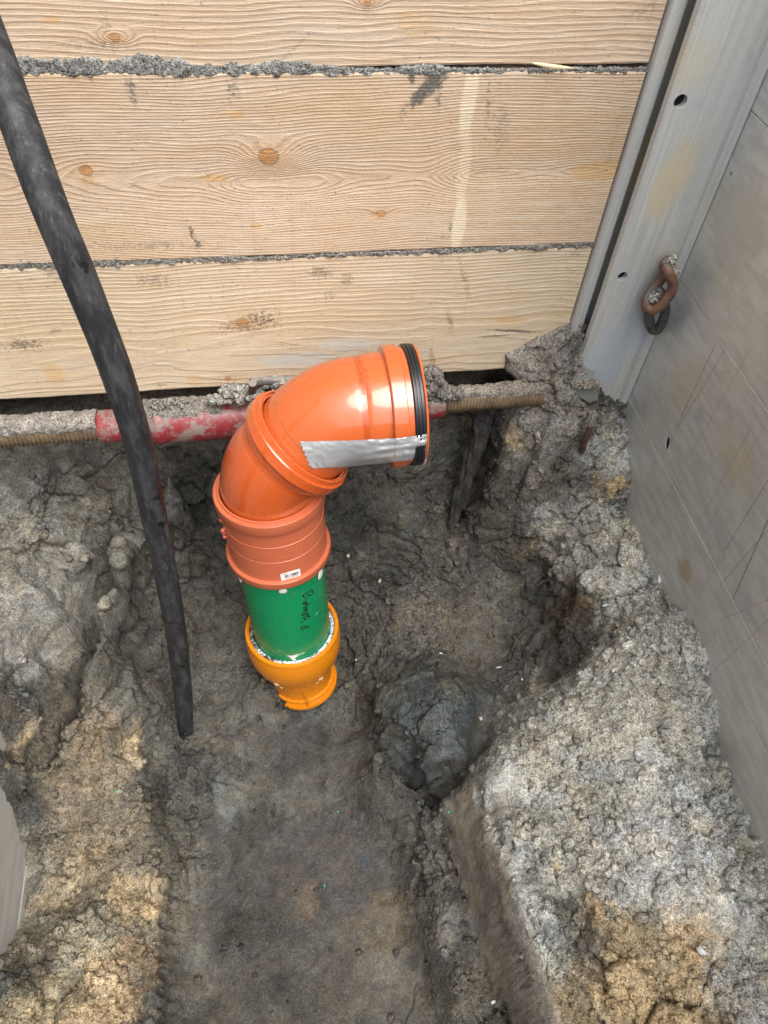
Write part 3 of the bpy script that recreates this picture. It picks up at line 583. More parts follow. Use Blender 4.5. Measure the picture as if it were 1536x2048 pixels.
k0 = WP(537, 312); k1 = WP(172, 340); k2 = WP(762, 427)
midknots = [(k0[0], k0[1], .0125, .030), (k1[0], k1[1], .008, -.012), (k2[0], k2[1], .006, .008)]
def BL(px, py, wpx, hpx, rot, col, st, th):
    X, Zz = WP(px, py); return (X, Zz, wpx*.00078, hpx*.00078, rot, col, st, th)
OR = (.50, .29, .10)
mid_bl = [BL(430, 355, 30, 10, 0, OR, .7, 0), BL(472, 228, 17, 9, .1, OR, .7, 0), BL(512, 451, 14, 7, 0, OR, .6, 0), BL(1200, 340, 80, 26, 0, OR, .55, 0), BL(175, 362, 26, 8, -.3, OR, .5, 0), BL(1150, 395, 10, 9, 0, OR, .5, 0),
          BL(937, 200, 18, 85, -.02, (.72, .64, .47), .6, 0), BL(927, 340, 16, 90, 0, (.66, .55, .38), .5, 0), BL(917, 450, 19, 75, 0, (.72, .64, .47), .6, 0),
          BL(855, 176, 66, 19, .75, MUD, 1., 1), BL(823, 150, 9, 25, .3, MUD, .9, 1), BL(262, 180, 12, 40, .1, MUD, .85, 2), BL(385, 470, 8, 40, .25, (.03, .035, .03), .95, 2), BL(470, 180, 22, 26, 0, MUD, .5, 2), BL(900, 455, 8, 30, 0, MUD, .5, 2),
          BL(975, 215, 6, 60, .1, MUD, .5, 2), BL(760, 425, 26, 7, 0, (.2, .12, .06), .7, 1), BL(1000, 250, 26, 80, .2, MUD, .3, 2), BL(300, 490, 160, 16, 0, MUD, .35, 2), BL(875, 200, 10, 40, 0, MUD, .5, 2)]
low_bl = [BL(490, 650, 90, 28, .05, (.19, .11, .09), .8, 2), BL(520, 640, 60, 34, .1, (.12, .09, .07), .7, 2), BL(480, 648, 20, 14, 0, (.35, .2, .15), .6, 1), BL(640, 545, 40, 26, 0, (.22, .15, .12), .6, 2), BL(690, 560, 24, 30, 0, (.2, .14, .1), .55, 2), BL(660, 590, 16, 18, .4, (.2, .13, .1), .6, 2),
          BL(310, 560, 60, 26, 0, (.2, .14, .11), .5, 2), BL(110, 545, 40, 26, .6, (.2, .14, .11), .45, 2), BL(50, 690, 60, 26, 0, (.15, .11, .09), .7, 2), BL(110, 660, 20, 12, .3, (.15, .11, .09), .5, 2),
          BL(930, 560, 10, 75, .35, (.25, .15, .09), .6, 2), BL(900, 640, 12, 60, .3, (.23, .14, .09), .6, 2), BL(865, 720, 10, 50, .2, (.3, .17, .08), .5, 1), BL(1020, 640, 60, 12, -.1, (.60, .34, .11), .6, 1), BL(1030, 662, 80, 5, -.12, (.11, .09, .07), .9, 1), BL(990, 672, 50, 4, .02, (.2, .14, .1), .8, 1),
          BL(600, 720, 130, 26, 0, (.50, .53, .55), .55, 1), BL(700, 690, 90, 26, 0, (.54, .56, .56), .5, 1), BL(110, 750, 26, 40, 0, (.56, .34, .13), .5, 0), BL(390, 760, 26, 22, 0, (.56, .34, .13), .45, 0), BL(320, 770, 30, 10, 0, (.3, .2, .1), .6, 2), BL(1150, 510, 24, 12, 0, (.3, .2, .12), .5, 2), BL(860, 480, 200, 12, 0, (.5, .48, .44), .4, 1)]
top_bl = [BL(215, 60, 16, 40, 0, (.30, .23, .13), .55, 2), BL(105, 40, 16, 7, 0, OR, .6, 0), BL(590, 95, 60, 5, .7, (.2, .15, .1), .4, 2), BL(735, 20, 26, 26, 0, (.30, .22, .16), .4, 2), BL(1290, 20, 40, 26, 0, (.28, .2, .15), .5, 2), BL(830, 50, 50, 30, -.3, OR, .3, 1), BL(200, 90, 90, 14, 0, MUD, .3, 2)]
wm = [wood_material('sawn_timber_low', 0, 0, .70, .22, YEL, [(WP(456, 757)[0], WP(456, 757)[1], .005, .004), (WP(485, 645)[0], WP(485, 645)[1], .009, .016)], low_bl, .66, 3.1, .4, .0036),
      wood_material('sawn_timber_mid', 0, 0, 1.018, .03, PINK, midknots, mid_bl, .68, 8.3, .6, .0038),
      wood_material('sawn_timber_top', 0, 0, 1.02, .26, PINK, [(WP(230, 75)[0], WP(230, 75)[1], .005, .030), (WP(735, 5)[0], WP(735, 5)[1], .004, .02)], top_bl, .67, 5.7, .35, .0042),
      wood_material('sawn_timber_upper', 0, 0, 1.6, .04, PINK, [], [], .69, 9.9, .4, .005)]
lab = ['pale yellowish sawn plank with mud spots, lowest board of the timber wall', 'warm brown sawn plank with a round orange knot, between the two grey dirt seams', 'pale pinkish sawn plank at the top edge of the picture, above the wide dirt seam']
def add_box_bm(b, lo, hi):
    r = bmesh.ops.create_cube(b, size=1.0)
    for v in r['verts']:
        for k in range(3): v.co[k] = lo[k] if v.co[k] < 0 else hi[k]
for i in range(len(zs)-1):
    # front face as a fine grid so that its edges can wander and splinter
    n = 400; xs = np.linspace(-1.0, .553, n); zb, zt = zs[i]+.0025, zs[i+1]-.0025
    eb = zb+.0018*fbm(np.stack([xs*20, 0*xs, 0*xs+i], 1), 1, 3, .6, 3)+.002*fbm(np.stack([xs*2, 0*xs, 0*xs+i], 1), 1, 2)
    et = zt+.0018*fbm(np.stack([xs*20, 0*xs+7, 0*xs+i], 1), 1, 3, .6, 3)
    rd = .0035
    prof = lambda e0, e1: [(.048, e0), (rd, e0), (rd*.3, e0+rd*.3), (0, e0+rd), (0, e1-rd), (rd*.3, e1-rd*.3), (rd, e1), (.048, e1)]
    Vp = np.array([[[xs[k], yy+(.0 if i != 1 else -.0015), zz] for yy, zz in prof(eb[k], et[k])] for k in range(n)])
    fc = grid_faces(n, 8, True)
    caps = [[*range(8)][::-1], [(n-1)*8+q for q in range(8)]]
    me = mesh('plank', Vp.reshape(-1, 3), list(fc)+caps)
    o = link('plank', me, wm[min(i, 3)], smooth=False)
    l = lab[i] if i < 3 else 'sawn plank of the timber wall, %s board above the one at the top edge' % ['next', 'second', 'third', 'fourth', 'topmost'][i-3]
    tag(o, l, 'plank', 'planks of the timber shoring wall')

# dirt pressed out of the seams
def dirt_strip(name, xs, zc, hh, y0, th, seed, label, col):
    nx = len(xs); nv = 22; a = np.linspace(-math.pi/2, math.pi/2, nv); ca_ = np.clip(np.cos(a)*1.6, 0, 1)
    n1 = fbm(np.stack([xs*24, 0*xs, 0*xs+seed], 1), 1, 4, .65, seed); n2 = fbm(np.stack([xs*70, 0*xs, 0*xs+seed], 1), 1, 3, .6, seed+1)
    up = hh*np.clip(.92+.35*n1+.16*n2, .4, 1.4); tk = th*np.clip(.8+.25*n1+.25*n2, .4, 1.3)
    V = np.zeros((nx, nv, 3)); V[..., 0] = xs[:, None]
    V[..., 2] = zc[:, None]+np.where(np.sin(a) > 0, up[:, None]*np.sin(a), (np.minimum(hh, .004)*np.clip(.8+n2, .2, 1.5))[:, None]*np.sin(a)); V[..., 1] = y0-ca_*tk[:, None]
    Q = V.reshape(-1, 3); w1, _, c = worley(Q, 110, seed); dsp = .0010*(1-np.clip(w1*1.3, 0, 1)**2)+.0026*fbm(Q, 190, 3, .75, seed)
    V[..., 1] -= (dsp*np.tile(np.cos(a), nx)).reshape(nx, nv)*np.clip(tk[:, None]/.004, 0, 1.3); V[..., 2] += (dsp*np.tile(np.sin(a), nx)*1.5).reshape(nx, nv)
    me = np_mesh(name, V.reshape(-1, 3), grid_faces(nx, nv))
    ca = me.color_attributes.new('soil_colour', 'FLOAT_COLOR', 'POINT')
    c = np.array(col)*(1+.35*fbm(V.reshape(-1, 3), 60, 3, .6, 4))[:, None]
    ca.data.foreach_set('color', np.concatenate([c, np.ones((len(c), 1))], 1).astype(np.float32).ravel())
    o = link(name, me, SOIL); tag(o, label, 'dirt', kind='stuff'); return o
def prof_px(pts, base_row):
    """x, height pairs from picture positions along a seam"""
    X = [WP(p, base_row)[0] for p, _ in pts]; return np.array(X), np.array([h*.00060 for _, h in pts])
xs = np.arange(-.95, .56, .0016)
X, Hs = prof_px([(-400, 26), (0, 30), (60, 34), (130, 26), (250, 42), (330, 30), (400, 16), (520, 20), (545, 22), (600, 22), (655, 14), (700, 7), (780, 6), (845, 14), (900, 5), (1000, 3), (1200, 5), (1300, 5)], 137)
dirt_strip('seam_dirt', xs, 0*xs+1.156+.001, np.interp(xs, X, Hs), .003, .0055, 3, 'wide grey strip of gritty dirt squeezed from the upper plank seam', (.22, .22, .205))
X, Hs = prof_px([(-400, 16), (0, 20), (40, 44), (80, 22), (110, 12), (200, 16), (280, 14), (330, 5), (400, 14), (460, 9), (500, 4), (768, 4), (900, 6), (1000, 8), (1100, 8), (1180, 10), (1196, 24), (1215, 26)], 505)
dirt_strip('seam_dirt', xs, 0*xs+.886+.001, np.interp(xs, X, Hs), .003, .005, 5, 'thin grey strip of gritty dirt along the lower plank seam', (.23, .22, .20))
# splinter lifted from the edge of the upper seam
a, b_ = at(1065, 126, y=-.004), at(1150, 136, y=-.008)
sv_ = []; n = 12
for k in range(n):
    t = k/(n-1); p = a*(1-t)+b_*t; wd = .0025*math.sin(math.pi*min(1, t*.9+.1))+.0004
    for dz_, dy_ in ((wd, 0), (0, -wd*.7), (-wd, 0)): sv_.append((p[0], p[1]+dy_-.004*math.sin(math.pi*t), p[2]+dz_))
SPL = Mat('splinter_wood', .7); SPLm = SPL.out((.74, .6, .4))
o = link('wood_splinter', mesh('wood_splinter', sv_, grid_faces(n, 3)), SPLm); tag(o, 'thin pale splinter lifting from the seam under the top plank', 'splinter')

# ------------------------------------------------------------------ metal
def metal_material(name, base, stains, lines, scr_rot, axes=(0, 2), rough=.42, metal=.2, streak=(60, 60, 1.2)):
    M = Mat(name, rough, metal, .5); P0 = M.tc.outputs['Object']; s = M.sep(P0); u, v = s[axes[0]], s[axes[1]]
    n1 = M.noise(P0, 6, 5, .65); n2 = M.noise(P0, 26, 5, .7); n3 = M.noise(P0, 240, 3, .7)
    st = M.noise(M.mapping(P0, streak), 3.0, 4, .6)
    c = M.mix(M.remap(st, .35, .7, 0., .5), base, tuple(q*.58 for q in base))
    c = M.mix(M.remap(n1, .45, .68, 0., .5), c, (base[0]*.98, base[1]*.93, base[2]*.80))
    c = M.mix(M.remap(n2, .5, .72, 0., .35), c, (base[0]*.66, base[1]*.70, base[2]*.76))
    for uu, vv, su, sv2, rot, cc, sg in stains:
        g = M.gauss(u, v, uu, vv, su, sv2, rot); f = M.remap(M.add(g, M.mul(M.sub(M.add(M.mul(n2, .5), M.mul(st, .5)), .5), 1.2)), .35, .85, 0., sg); c = M.mix(f, c, cc)
    r2 = M.mapping(P0, (1, 1, 1), rot=scr_rot); fs = M.noise(M.mapping(r2, (3, 3, 420)), 1.0, 3, .5)
    c = M.mix(M.remap(fs, .70, .76, 0., .4), c, (.16, .16, .16))
    r3 = M.mapping(P0, (1, 1, 1), rot=tuple(-q*.8 for q in scr_rot)); fs2 = M.noise(M.mapping(r3, (4, 4, 520)), 1.0, 3, .5)
    c = M.mix(M.remap(fs2, .72, .78, 0., .35), c, tuple(min(1, q*1.5) for q in base))
    for a_, b2, wd, cc, sg in lines:
        c = M.mix(M.mul(M.seg(u, v, a_, b2, wd), M.remap(n2, .3, .55, .3*sg, sg)), c, cc)
    dots = M.vor(P0, 42); dc = M.sep(M.vor(P0, 42, out=1))
    c = M.mix(M.mul(M.math('LESS_THAN', dots, .05), M.math('GREATER_THAN', dc[0], .72)), c, (.8, .8, .76))
    c = M.mix(M.remap(n3, .3, .8, 0., .25), c, tuple(q*.6 for q in base))
    ro = M.add(M.remap(n2, .3, .7, rough-.08, rough+.14), M.mul(n1, .1))
    return M.out(c, ro, M.bump(M.add(M.mul(st, .6), n3), .12, .0006))
BEIGE = (.60, .53, .38)
def FP(px, py): q = at(px, py, y=-.05); return q[0], q[2]
fp1 = FP(1330, 380); fp2 = FP(1360, 330); fp3 = FP(1290, 460)
ALU = metal_material('weathered_aluminium', (.56, .575, .565), [(fp1[0], fp1[1], .035, .07, 0, BEIGE, .95), (fp2[0], fp2[1], .035, .06, 0, BEIGE, .7), (FP(1380, 130)[0], FP(1380, 130)[1], .04, .04, 0, BEIGE, .35), (FP(1320, 530)[0], FP(1320, 530)[1], .03, .06, 0, BEIGE, .3), (FP(1290, 640)[0], FP(1290, 640)[1], .05, .1, 0, (.48, .53, .60), .8), (FP(1210, 720)[0], FP(1210, 720)[1], .05, .1, 0, (.46, .52, .60), .8)], [], (0, .2, 0))
# post: one extruded section
YF = -.05
sec = [(.5555, .04), (.5555, -.009), (.5575, -.0125), (.5735, -.0135), (.5758, -.0115), (.5758, .03), (.612, .03), (.612, -.028), (.5745, -.034), (.5755, -.044), (.581, YF), (.676, YF), (.678, YF+.005), (.6845, YF+.0055), (.6865, YF+.001), (.703, YF+.002), (.7045, YF+.006), (.7045, .04)]
post = empty('shoring_post', (.62, -.02, 0), 'tall weathered aluminium corner post with two round holes, between planks and right metal wall', 'post')
zz = [.25, 2.75]
Vp = [(x, y, z) for z in zz for x, y in sec]; k = len(sec)
me = mesh('post_rail', Vp, [[i, (i+1) % k, (i+1) % k+k, i+k] for i in range(k)]+[list(range(k))[::-1], [k+i for i in range(k)]])
rail = link('post_rail', me, ALU, post, smooth=False)
def cutter(x, z, r):
    b = bmesh.new(); bmesh.ops.create_cone(b, cap_ends=True, segments=32, radius1=r, radius2=r, depth=.05, matrix=Matrix.Translation((x, YF+.0155, z)) @ Matrix.Rotation(math.pi/2, 4, 'X'))
    me = bpy.data.meshes.new('c'); b.to_mesh(me); b.free(); return me
def boolean(o, cutters):
    for cm in cutters:
        co = bpy.data.objects.new('cut', cm); C.objects.link(co); md = o.modifiers.new('b', 'BOOLEAN'); md.object = co; md.operation = 'DIFFERENCE'; md.solver = 'EXACT'
        bpy.context.view_layer.update(); dg = bpy.context.evaluated_depsgraph_get(); nm = bpy.data.meshes.new_from_object(o.evaluated_get(dg))
        o.modifiers.clear(); old = o.data; o.data = nm; nm.name = old.name; bpy.data.objects.remove(co)
h1, h2 = FP(1361, 203), FP(1245, 553)
bpy.context.view_layer.update()
for hx_, hz_, hr in ((h1[0], h1[1], .0095), (h2[0], h2[1], .0085)): boolean(rail, [cutter(hx_, hz_, hr)])
for hx_, hz_, hr in ((h1[0], h1[1], .0093), (h2[0], h2[1], .0083)):  # black discs inside the holes, painting the shade of the hollow section
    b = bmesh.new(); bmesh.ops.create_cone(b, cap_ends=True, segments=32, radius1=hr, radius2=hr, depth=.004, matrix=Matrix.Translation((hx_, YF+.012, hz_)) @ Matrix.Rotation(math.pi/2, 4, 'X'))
    me = bpy.data.meshes.new('hole_shade_disc'); b.to_mesh(me); b.free(); link('hole_shade_disc', me, Mat('painted_hole_shade', .9).out((.006, .006, .006)), post)
# side wall boards
def YP(px, py): q = at(px, py, x=PLX); return q[1], q[2]
ln = []
for p, q, wd, cc, sg in [((1430, 690), (1350, 860), .0011, (.12, .12, .12), .8), ((1450, 700), (1330, 900), .0009, (.12, .12, .12), .7), ((1500, 860), (1400, 1040), .0009, (.14, .14, .14), .5), ((1536, 960), (1450, 1100), .001, (.1, .1, .1), .8), ((1536, 1040), (1465, 1200), .0012, (.08, .08, .08), .9), ((1536, 1060), (1440, 1170), .0009, (.15, .15, .15), .7),
                        ((1500, 700), (1300, 1050), .0008, (.16, .16, .16), .5), ((1380, 560), (1420, 500), .001, (.2, .2, .2), .4), ((1447, 1503), (1530, 1450), .0018, (.62, .58, .48), .8), ((1440, 1240), (1536, 1200), .001, (.2, .2, .2), .5), ((1390, 1200), (1450, 1110), .001, (.2, .2, .2), .5), ((1430, 750), (1480, 735), .0008, (.25, .25, .25), .5),
                        ((1480, 1400), (1536, 1500), .0016, (.22, .21, .2), .6), ((1470, 1250), (1480, 1400), .0012, (.5, .48, .42), .4), ((1536, 1240), (1430, 1340), .001, (.2, .2, .2), .5), ((1530, 850), (1340, 1190), .0008, (.2, .2, .2), .45)]:
    ln.append((YP(*p), YP(*q), wd*1.5, cc, min(1, sg*.75)))
TAN = (.60, .55, .43); BLG = (.44, .47, .51)
stn = [(YP(1370, 760)[0], YP(1370, 760)[1], .07, .08, 0, TAN, .6), (YP(1480, 930)[0], YP(1480, 930)[1], .06, .05, 0, TAN, .7), (YP(1370, 1140)[0], YP(1370, 1140)[1], .03, .03, 0, (.42, .34, .2), .7), (YP(1450, 880)[0], YP(1450, 880)[1], .05, .04, 0, TAN, .5),
       (YP(1440, 1070)[0], YP(1440, 1070)[1], .05, .025, .4, BLG, .6), (YP(1400, 830)[0], YP(1400, 830)[1], .02, .02, 0, BLG, .6), (YP(1480, 1200)[0], YP(1480, 1200)[1], .05, .03, 0, BLG, .5), (YP(1480, 450)[0], YP(1480, 450)[1], .1, .09, 0, (.48, .465, .43), .6), (YP(1360, 640)[0], YP(1360, 640)[1], .02, .05, 0, (.42, .46, .50), .6), (YP(1462, 347)[0], YP(1462, 347)[1], .005, .004, 0, (.25, .1, .03), .9)]
PLATE = metal_material('scuffed_sheet_metal', (.64, .645, .625), stn, ln, (math.radians(38), 0, 0), axes=(1, 2), rough=.36, metal=.3, streak=(8, 5, 22))
zb = [-.25, .025, .2975, .5705, .8455, 1.1215, 1.395, 1.67]
plab = ['lowest grey metal shoring board on the right, mostly behind the soil mound', 'grey metal shoring board on the right just above the lowest one, buried behind the mound', 'scratched grey metal board at lower right, rising out of the light mound', 'scuffed grey metal board with a small black hole, at right beside the post foot', 'grey metal board at upper right level with the rusty chain', 'narrow visible corner of the metal board at the top right edge', 'metal board above the top right corner of the picture']
for i in range(len(zb)-1):
    z0, z1 = zb[i]+.0005, zb[i+1]-.0005; r = .001
    sc = [(PLX+.045, z0), (PLX+r, z0), (PLX, z0+r), (PLX, z1-r), (PLX+r, z1), (PLX+.045, z1)]
    k = len(sc); ys = [-3.2, .038]
    Vp = [(x, y, z) for y in ys for x, z in sc]
    me = mesh('shoring_board', Vp, [[j, (j+1) % k, (j+1) % k+k, j+k] for j in range(k)]+[list(range(k))[::-1], [k+j for j in range(k)]])
    o = link('shoring_board', me, PLATE, smooth=False); tag(o, plab[i], 'shoring board', 'metal boards of the right shoring wall')
    if i == 3:
        b = bmesh.new(); yh, zh = YP(1335, 886)
        M4 = Matrix.Translation((PLX, yh, zh)) @ Matrix.Rotation(math.radians(-20), 4, 'X') @ Matrix.Diagonal((1, .006, .013, 1)) @ Matrix.Rotation(math.pi/2, 4, 'Y')
        bmesh.ops.create_cone(b, cap_ends=True, segments=20, radius1=1, radius2=1, depth=.03, matrix=M4); cm = bpy.data.meshes.new('c'); b.to_mesh(cm); b.free(); bpy.context.view_layer.update(); boolean(o, [cm])
        b = bmesh.new(); bmesh.ops.create_cone(b, cap_ends=True, segments=20, radius1=.98, radius2=.98, depth=.003, matrix=Matrix.Translation((.0035, 0, 0)) @ M4); me = bpy.data.meshes.new('slot_shade_disc'); b.to_mesh(me); b.free(); link('slot_shade_disc', me, Mat('painted_slot_shade', .9).out((.005, .005, .005)), o)  # black disc just inside the cut paints its shaded depth
# left side wall, seen only in a hollow
LM = metal_material('dull_sheet_metal', (.5, .49, .47), [], [], (math.radians(38), 0, 0), axes=(1, 2), rough=.45, metal=.15, streak=(8, 5, 22))
for i in range(len(zb)-1):
    z0, z1 = zb[i]+.0008, zb[i+1]-.0008; r = .002
    sc = [(PLL-.045, z0), (PLL-r, z0), (PLL, z0+r), (PLL, z1-r), (PLL-r, z1), (PLL-.045, z1)]; k = len(sc)
    Vp = [(x, y, z) for y in (-3.2, .038) for x, z in sc]
    me = mesh('shoring_board', Vp, [[j, (j+1) % k, (j+1) % k+k, j+k][::-1] for j in range(k)]+[list(range(k)), [k+j for j in range(k)][::-1]])
    o = link('shoring_board', me, LM, smooth=False)
    nm = ['lowest', 'second lowest', 'third', 'fourth', 'fifth', 'sixth', 'topmost'][i]
    tag(o, ('smooth grey metal patch showing in the soil hollow at the lower left edge' if i == 1 else 'grey metal board of the left shoring wall, %s of its stack' % nm), 'shoring board', 'metal boards of the left shoring wall')

# ------------------------------------------------------------------ tubes
def frame(t, ref=(0, 1, 0)):
    t = np.array(t, float); t /= np.linalg.norm(t); r = np.array(ref, float); a = np.cross(t, r)
    if np.linalg.norm(a) < 1e-4: a = np.cross(t, (1, 0, 0))
    a /= np.linalg.norm(a); return a, np.cross(t, a)
def sweep(name, rings, mats, parent=None, seg=72, close=False, matidx=None, ref=(0, 1, 0), wob=None):
    """rings: list of (centre, direction, radius)"""
    th = np.linspace(0, 2*math.pi, seg, endpoint=False); V = []
    for i, (c, t, r) in enumerate(rings):
        a, b = frame(t, ref); rr = r if wob is None else r*wob(i, th)
        V.append(np.asarray(c)[None]+(np.cos(th)[:, None]*a+np.sin(th)[:, None]*b)*(rr if np.ndim(rr) == 0 else rr[:, None]))
    V = np.concatenate(V); n = len(rings); Q = grid_faces(n, seg, True)
    me = np_mesh(name, V, Q[:, ::-1])
    o = link(name, me, mats, parent)
    me.set_sharp_from_angle(angle=math.radians(28))
    if matidx:
        mi = np.zeros(len(Q), dtype=np.int32)
        for r_, k_ in matidx.items(): mi[r_*seg:(r_+1)*seg] = k_
        me.polygons.foreach_set('material_index', mi)
    return o
def smooth_path(pts, n, jitter=0):
    pts = np.array(pts, float); out = []
    ext = np.vstack([2*pts[0]-pts[1], pts, 2*pts[-1]-pts[-2]])
    for i in range(1, len(ext)-2):
        p0, p1, p2, p3 = ext[i-1:i+3]
        for t in np.linspace(0, 1, n, endpoint=False): out.append(.5*((2*p1)+(-p0+p2)*t+(2*p0-5*p1+4*p2-p3)*t*t+(-p0+3*p1-3*p2+p3)*t**3))
    out.append(pts[-1]); return np.array(out)
def tube(name, path, radius, mat, parent=None, seg=20, ref=(0, 1, 0), wob=None, cap=True):
    path = np.asarray(path); T = np.gradient(path, axis=0); rad = radius if np.ndim(radius) else [radius]*len(path)
    R_ = [(path[i], T[i], rad[i]) for i in range(len(path))]
    if cap: R_ = [(path[0], T[0], 1e-5)]+R_+[(path[-1], T[-1], 1e-5)]
    return sweep(name, R_, mat, parent, seg, ref=ref, wob=wob)

def plastic(name, col, rough=.22, dirt=.4, alt=None, spec=.5, bump=.02, coat=0.):
    M = Mat(name, rough, 0, spec); P0 = M.tc.outputs['Object']
    n1 = M.noise(P0, 14, 5, .65); n2 = M.noise(P0, 90, 4, .7); sc = M.noise(M.mapping(P0, (300, 14, 14), rot=(.4, .3, .5)), 1.0, 2, .5)
    c = M.mix(M.remap(n1, .45, .75, 0., .3), col, alt or tuple(q*.8 for q in col))
    c = M.mix(M.mul(M.remap(n2, .57, .70, 0., dirt), M.remap(n1, .45, .6)), c, (.22, .15, .10))
    c = M.mix(M.remap(sc, .70, .74, 0., .25), c, tuple(min(1, q*1.2+.12) for q in col))
    M.b.inputs['Coat Weight'].default_value = coat; M.b.inputs['Coat Roughness'].default_value = .05; M.b.inputs['Coat IOR'].default_value = 1.65
    return M.out(c, M.add(M.remap(n2, .4, .75, rough, rough+.12), M.remap(n1, .5, .7, 0., .08)), M.bump(M.add(n1, M.mul(n2, .3)), bump, .001))
PV_U = plastic('orange_pvc', (.52, .105, .024), .24, coat=.65)
PV_L = plastic('deep_orange_pvc', (.50, .085, .014), .25, coat=.8)
PV_S = plastic('darker_orange_stripe', (.42, .068, .011), .3, coat=.5)
PV_C = plastic('salmon_pvc', (.47, .118, .055), .30)
GRN = plastic('green_pipe_plastic', (.004, .235, .085), .25, .25, (.003, .17, .065))
YLW = plastic('amber_plastic', (.66, .215, .007), .25, .2, (.72, .2, .006))
RUB = Mat('black_rubber', .38).out((.012, .013, .016))
WHT = Mat('white_plastic', .5).out((.75, .76, .74))

drain = empty('drain_pipe', (.012, -.272, -.05), 'orange, green and amber plastic drain pipe standing upright and bending to the right', 'drain pipe')
A0 = np.array([-.017, -.225, .595]); t0 = np.array([-.043, .086, 1.]); t0 /= np.linalg.norm(t0)
e1 = np.array([1., 0, 0]); e1 -= t0*(e1@t0); e1 /= np.linalg.norm(e1)
def ax(z): return A0+t0*(z-.595)/t0[2]
# amber adapter
def lathe(name, prof, mat, parent, **k): return sweep(name, [(ax(z), t0, r) for r, z in prof], mat, parent, **k)
rimz = .182
PV0 = ax(rimz-.104); ND = t0+np.array([-.07, .02, 0]); ND /= np.linalg.norm(ND)
nx_ = np.array([1., 0, 0]); nx_ -= ND*(nx_@ND); nx_ /= np.linalg.norm(nx_); ny_ = np.cross(ND, nx_)
def NP(th, s_, r): return PV0-ND*s_+(math.cos(th)*nx_+math.sin(th)*ny_)*r
bowl = [(.0885, rimz-.03), (.0895, rimz-.004), (.0905, rimz), (.0975, rimz), (.0985, rimz-.002), (.0985, rimz-.006), (.097, rimz-.007), (.0985, rimz-.015), (.1004, rimz-.03), (.1005, rimz-.045), (.0995, rimz-.060), (.0965, rimz-.076), (.0920, rimz-.090), (.0860, rimz-.104), (.0800, rimz-.113)]
neck = [(.0775, .0115), (.0757, .014), (.0762, .0155), (.0762, .0175), (.0740, .0195), (.0710, .045), (.0675, .082), (.0685, .085), (.0728, .0860), (.0735, .088), (.0728, .0905), (.0680, .0915), (.0670, .115)]
ad = sweep('adapter', [(ax(z), t0+(ND-t0)*max(0, (rimz-.085-z)/.04), r) for r, z in bowl]+[(PV0-ND*s_, ND, r) for r, s_ in neck], YLW, drain, seg=110)
fl_n = 70; Vq = []
for k_ in range(fl_n):
    t = math.radians(-128+150*k_/(fl_n-1)); j = .0022*abs(math.sin(k_*2.1)+.4*math.sin(k_*5.3)) if (k_ < 4 or k_ > fl_n-5) else 0
    for r, z in ((.066, .112), (.0775-j, .112), (.0775-j, .1045), (.066, .1045)): Vq.append(NP(t, z, r))
link('flange', mesh('flange', Vq, list(grid_faces(fl_n, 4, True))+[[0, 1, 2, 3], [(fl_n-1)*4+q for q in (3, 2, 1, 0)]]), YLW, drain, smooth=False)
Vq = []; tr = math.radians(-86)
for r, z in ((.064, .1042), (.0768, .1042), (.0755, .019), (.068, .019)):
    for q in (-.028, .028): Vq.append(NP(tr+q, z, r))
link('rib', mesh('rib', Vq, [[0, 2, 4, 6], [1, 7, 5, 3], [0, 1, 3, 2], [2, 3, 5, 4], [4, 5, 7, 6], [6, 7, 1, 0]]), YLW, drain, smooth=False)
WL = plastic('pale_moulding_mark', (.9, .62, .35), .5, .1)
def on_adapter(th, z):
    pr = [(.0975, rimz), (.0985, rimz-.006), (.0985, rimz-.015), (.1004, rimz-.03), (.1005, rimz-.045), (.0995, rimz-.060), (.0965, rimz-.076), (.092, rimz-.090), (.086, rimz-.104), (.079, rimz-.116)]
    r = np.interp(-z, [-q[1] for q in pr], [q[0] for q in pr]); return ax(z)+np.array([math.cos(th), math.sin(th), 0])*(r+.0004)
for thc in (-118, -60):
    c0 = math.radians(thc)
    for pts in ([(-.045, -.073), (.045, -.073)], [(-.045, -.073), (-.045, -.078)], [(.045, -.073), (.045, -.096), (.075, -.1)], [(-.05, -.094), (-.09, -.098)]):
        P3 = [on_adapter(c0+a_, rimz+z_) for a_, z_ in pts]
        tube('moulding_mark', smooth_path(P3, 4), .0009, WL, ad, seg=6)
def letters(name, rows, posf, rad, mat, parent):
    """rows of small raised glyph strokes merged in one mesh. posf(u,v)->point"""
    Vs, Fs, off = [], [], 0
    for glyph_strokes in rows:
        P3 = np.array([posf(u, v) for u, v in glyph_strokes]); 
        if len(P3) < 2: continue
        T = np.gradient(P3, axis=0); ang = np.linspace(0, 2*math.pi, 6, endpoint=False)
        for i in range(len(P3)):
            a, b = frame(T[i]+1e-9); Vs.append(P3[i]+(np.cos(ang)[:, None]*a+np.sin(ang)[:, None]*b)*rad)
        Fs.append(grid_faces(len(P3), 6, True)+off); off += len(P3)*6
    me = np_mesh(name, np.concatenate(Vs), np.concatenate(Fs)[:, ::-1]); return link(name, me, mat, parent)
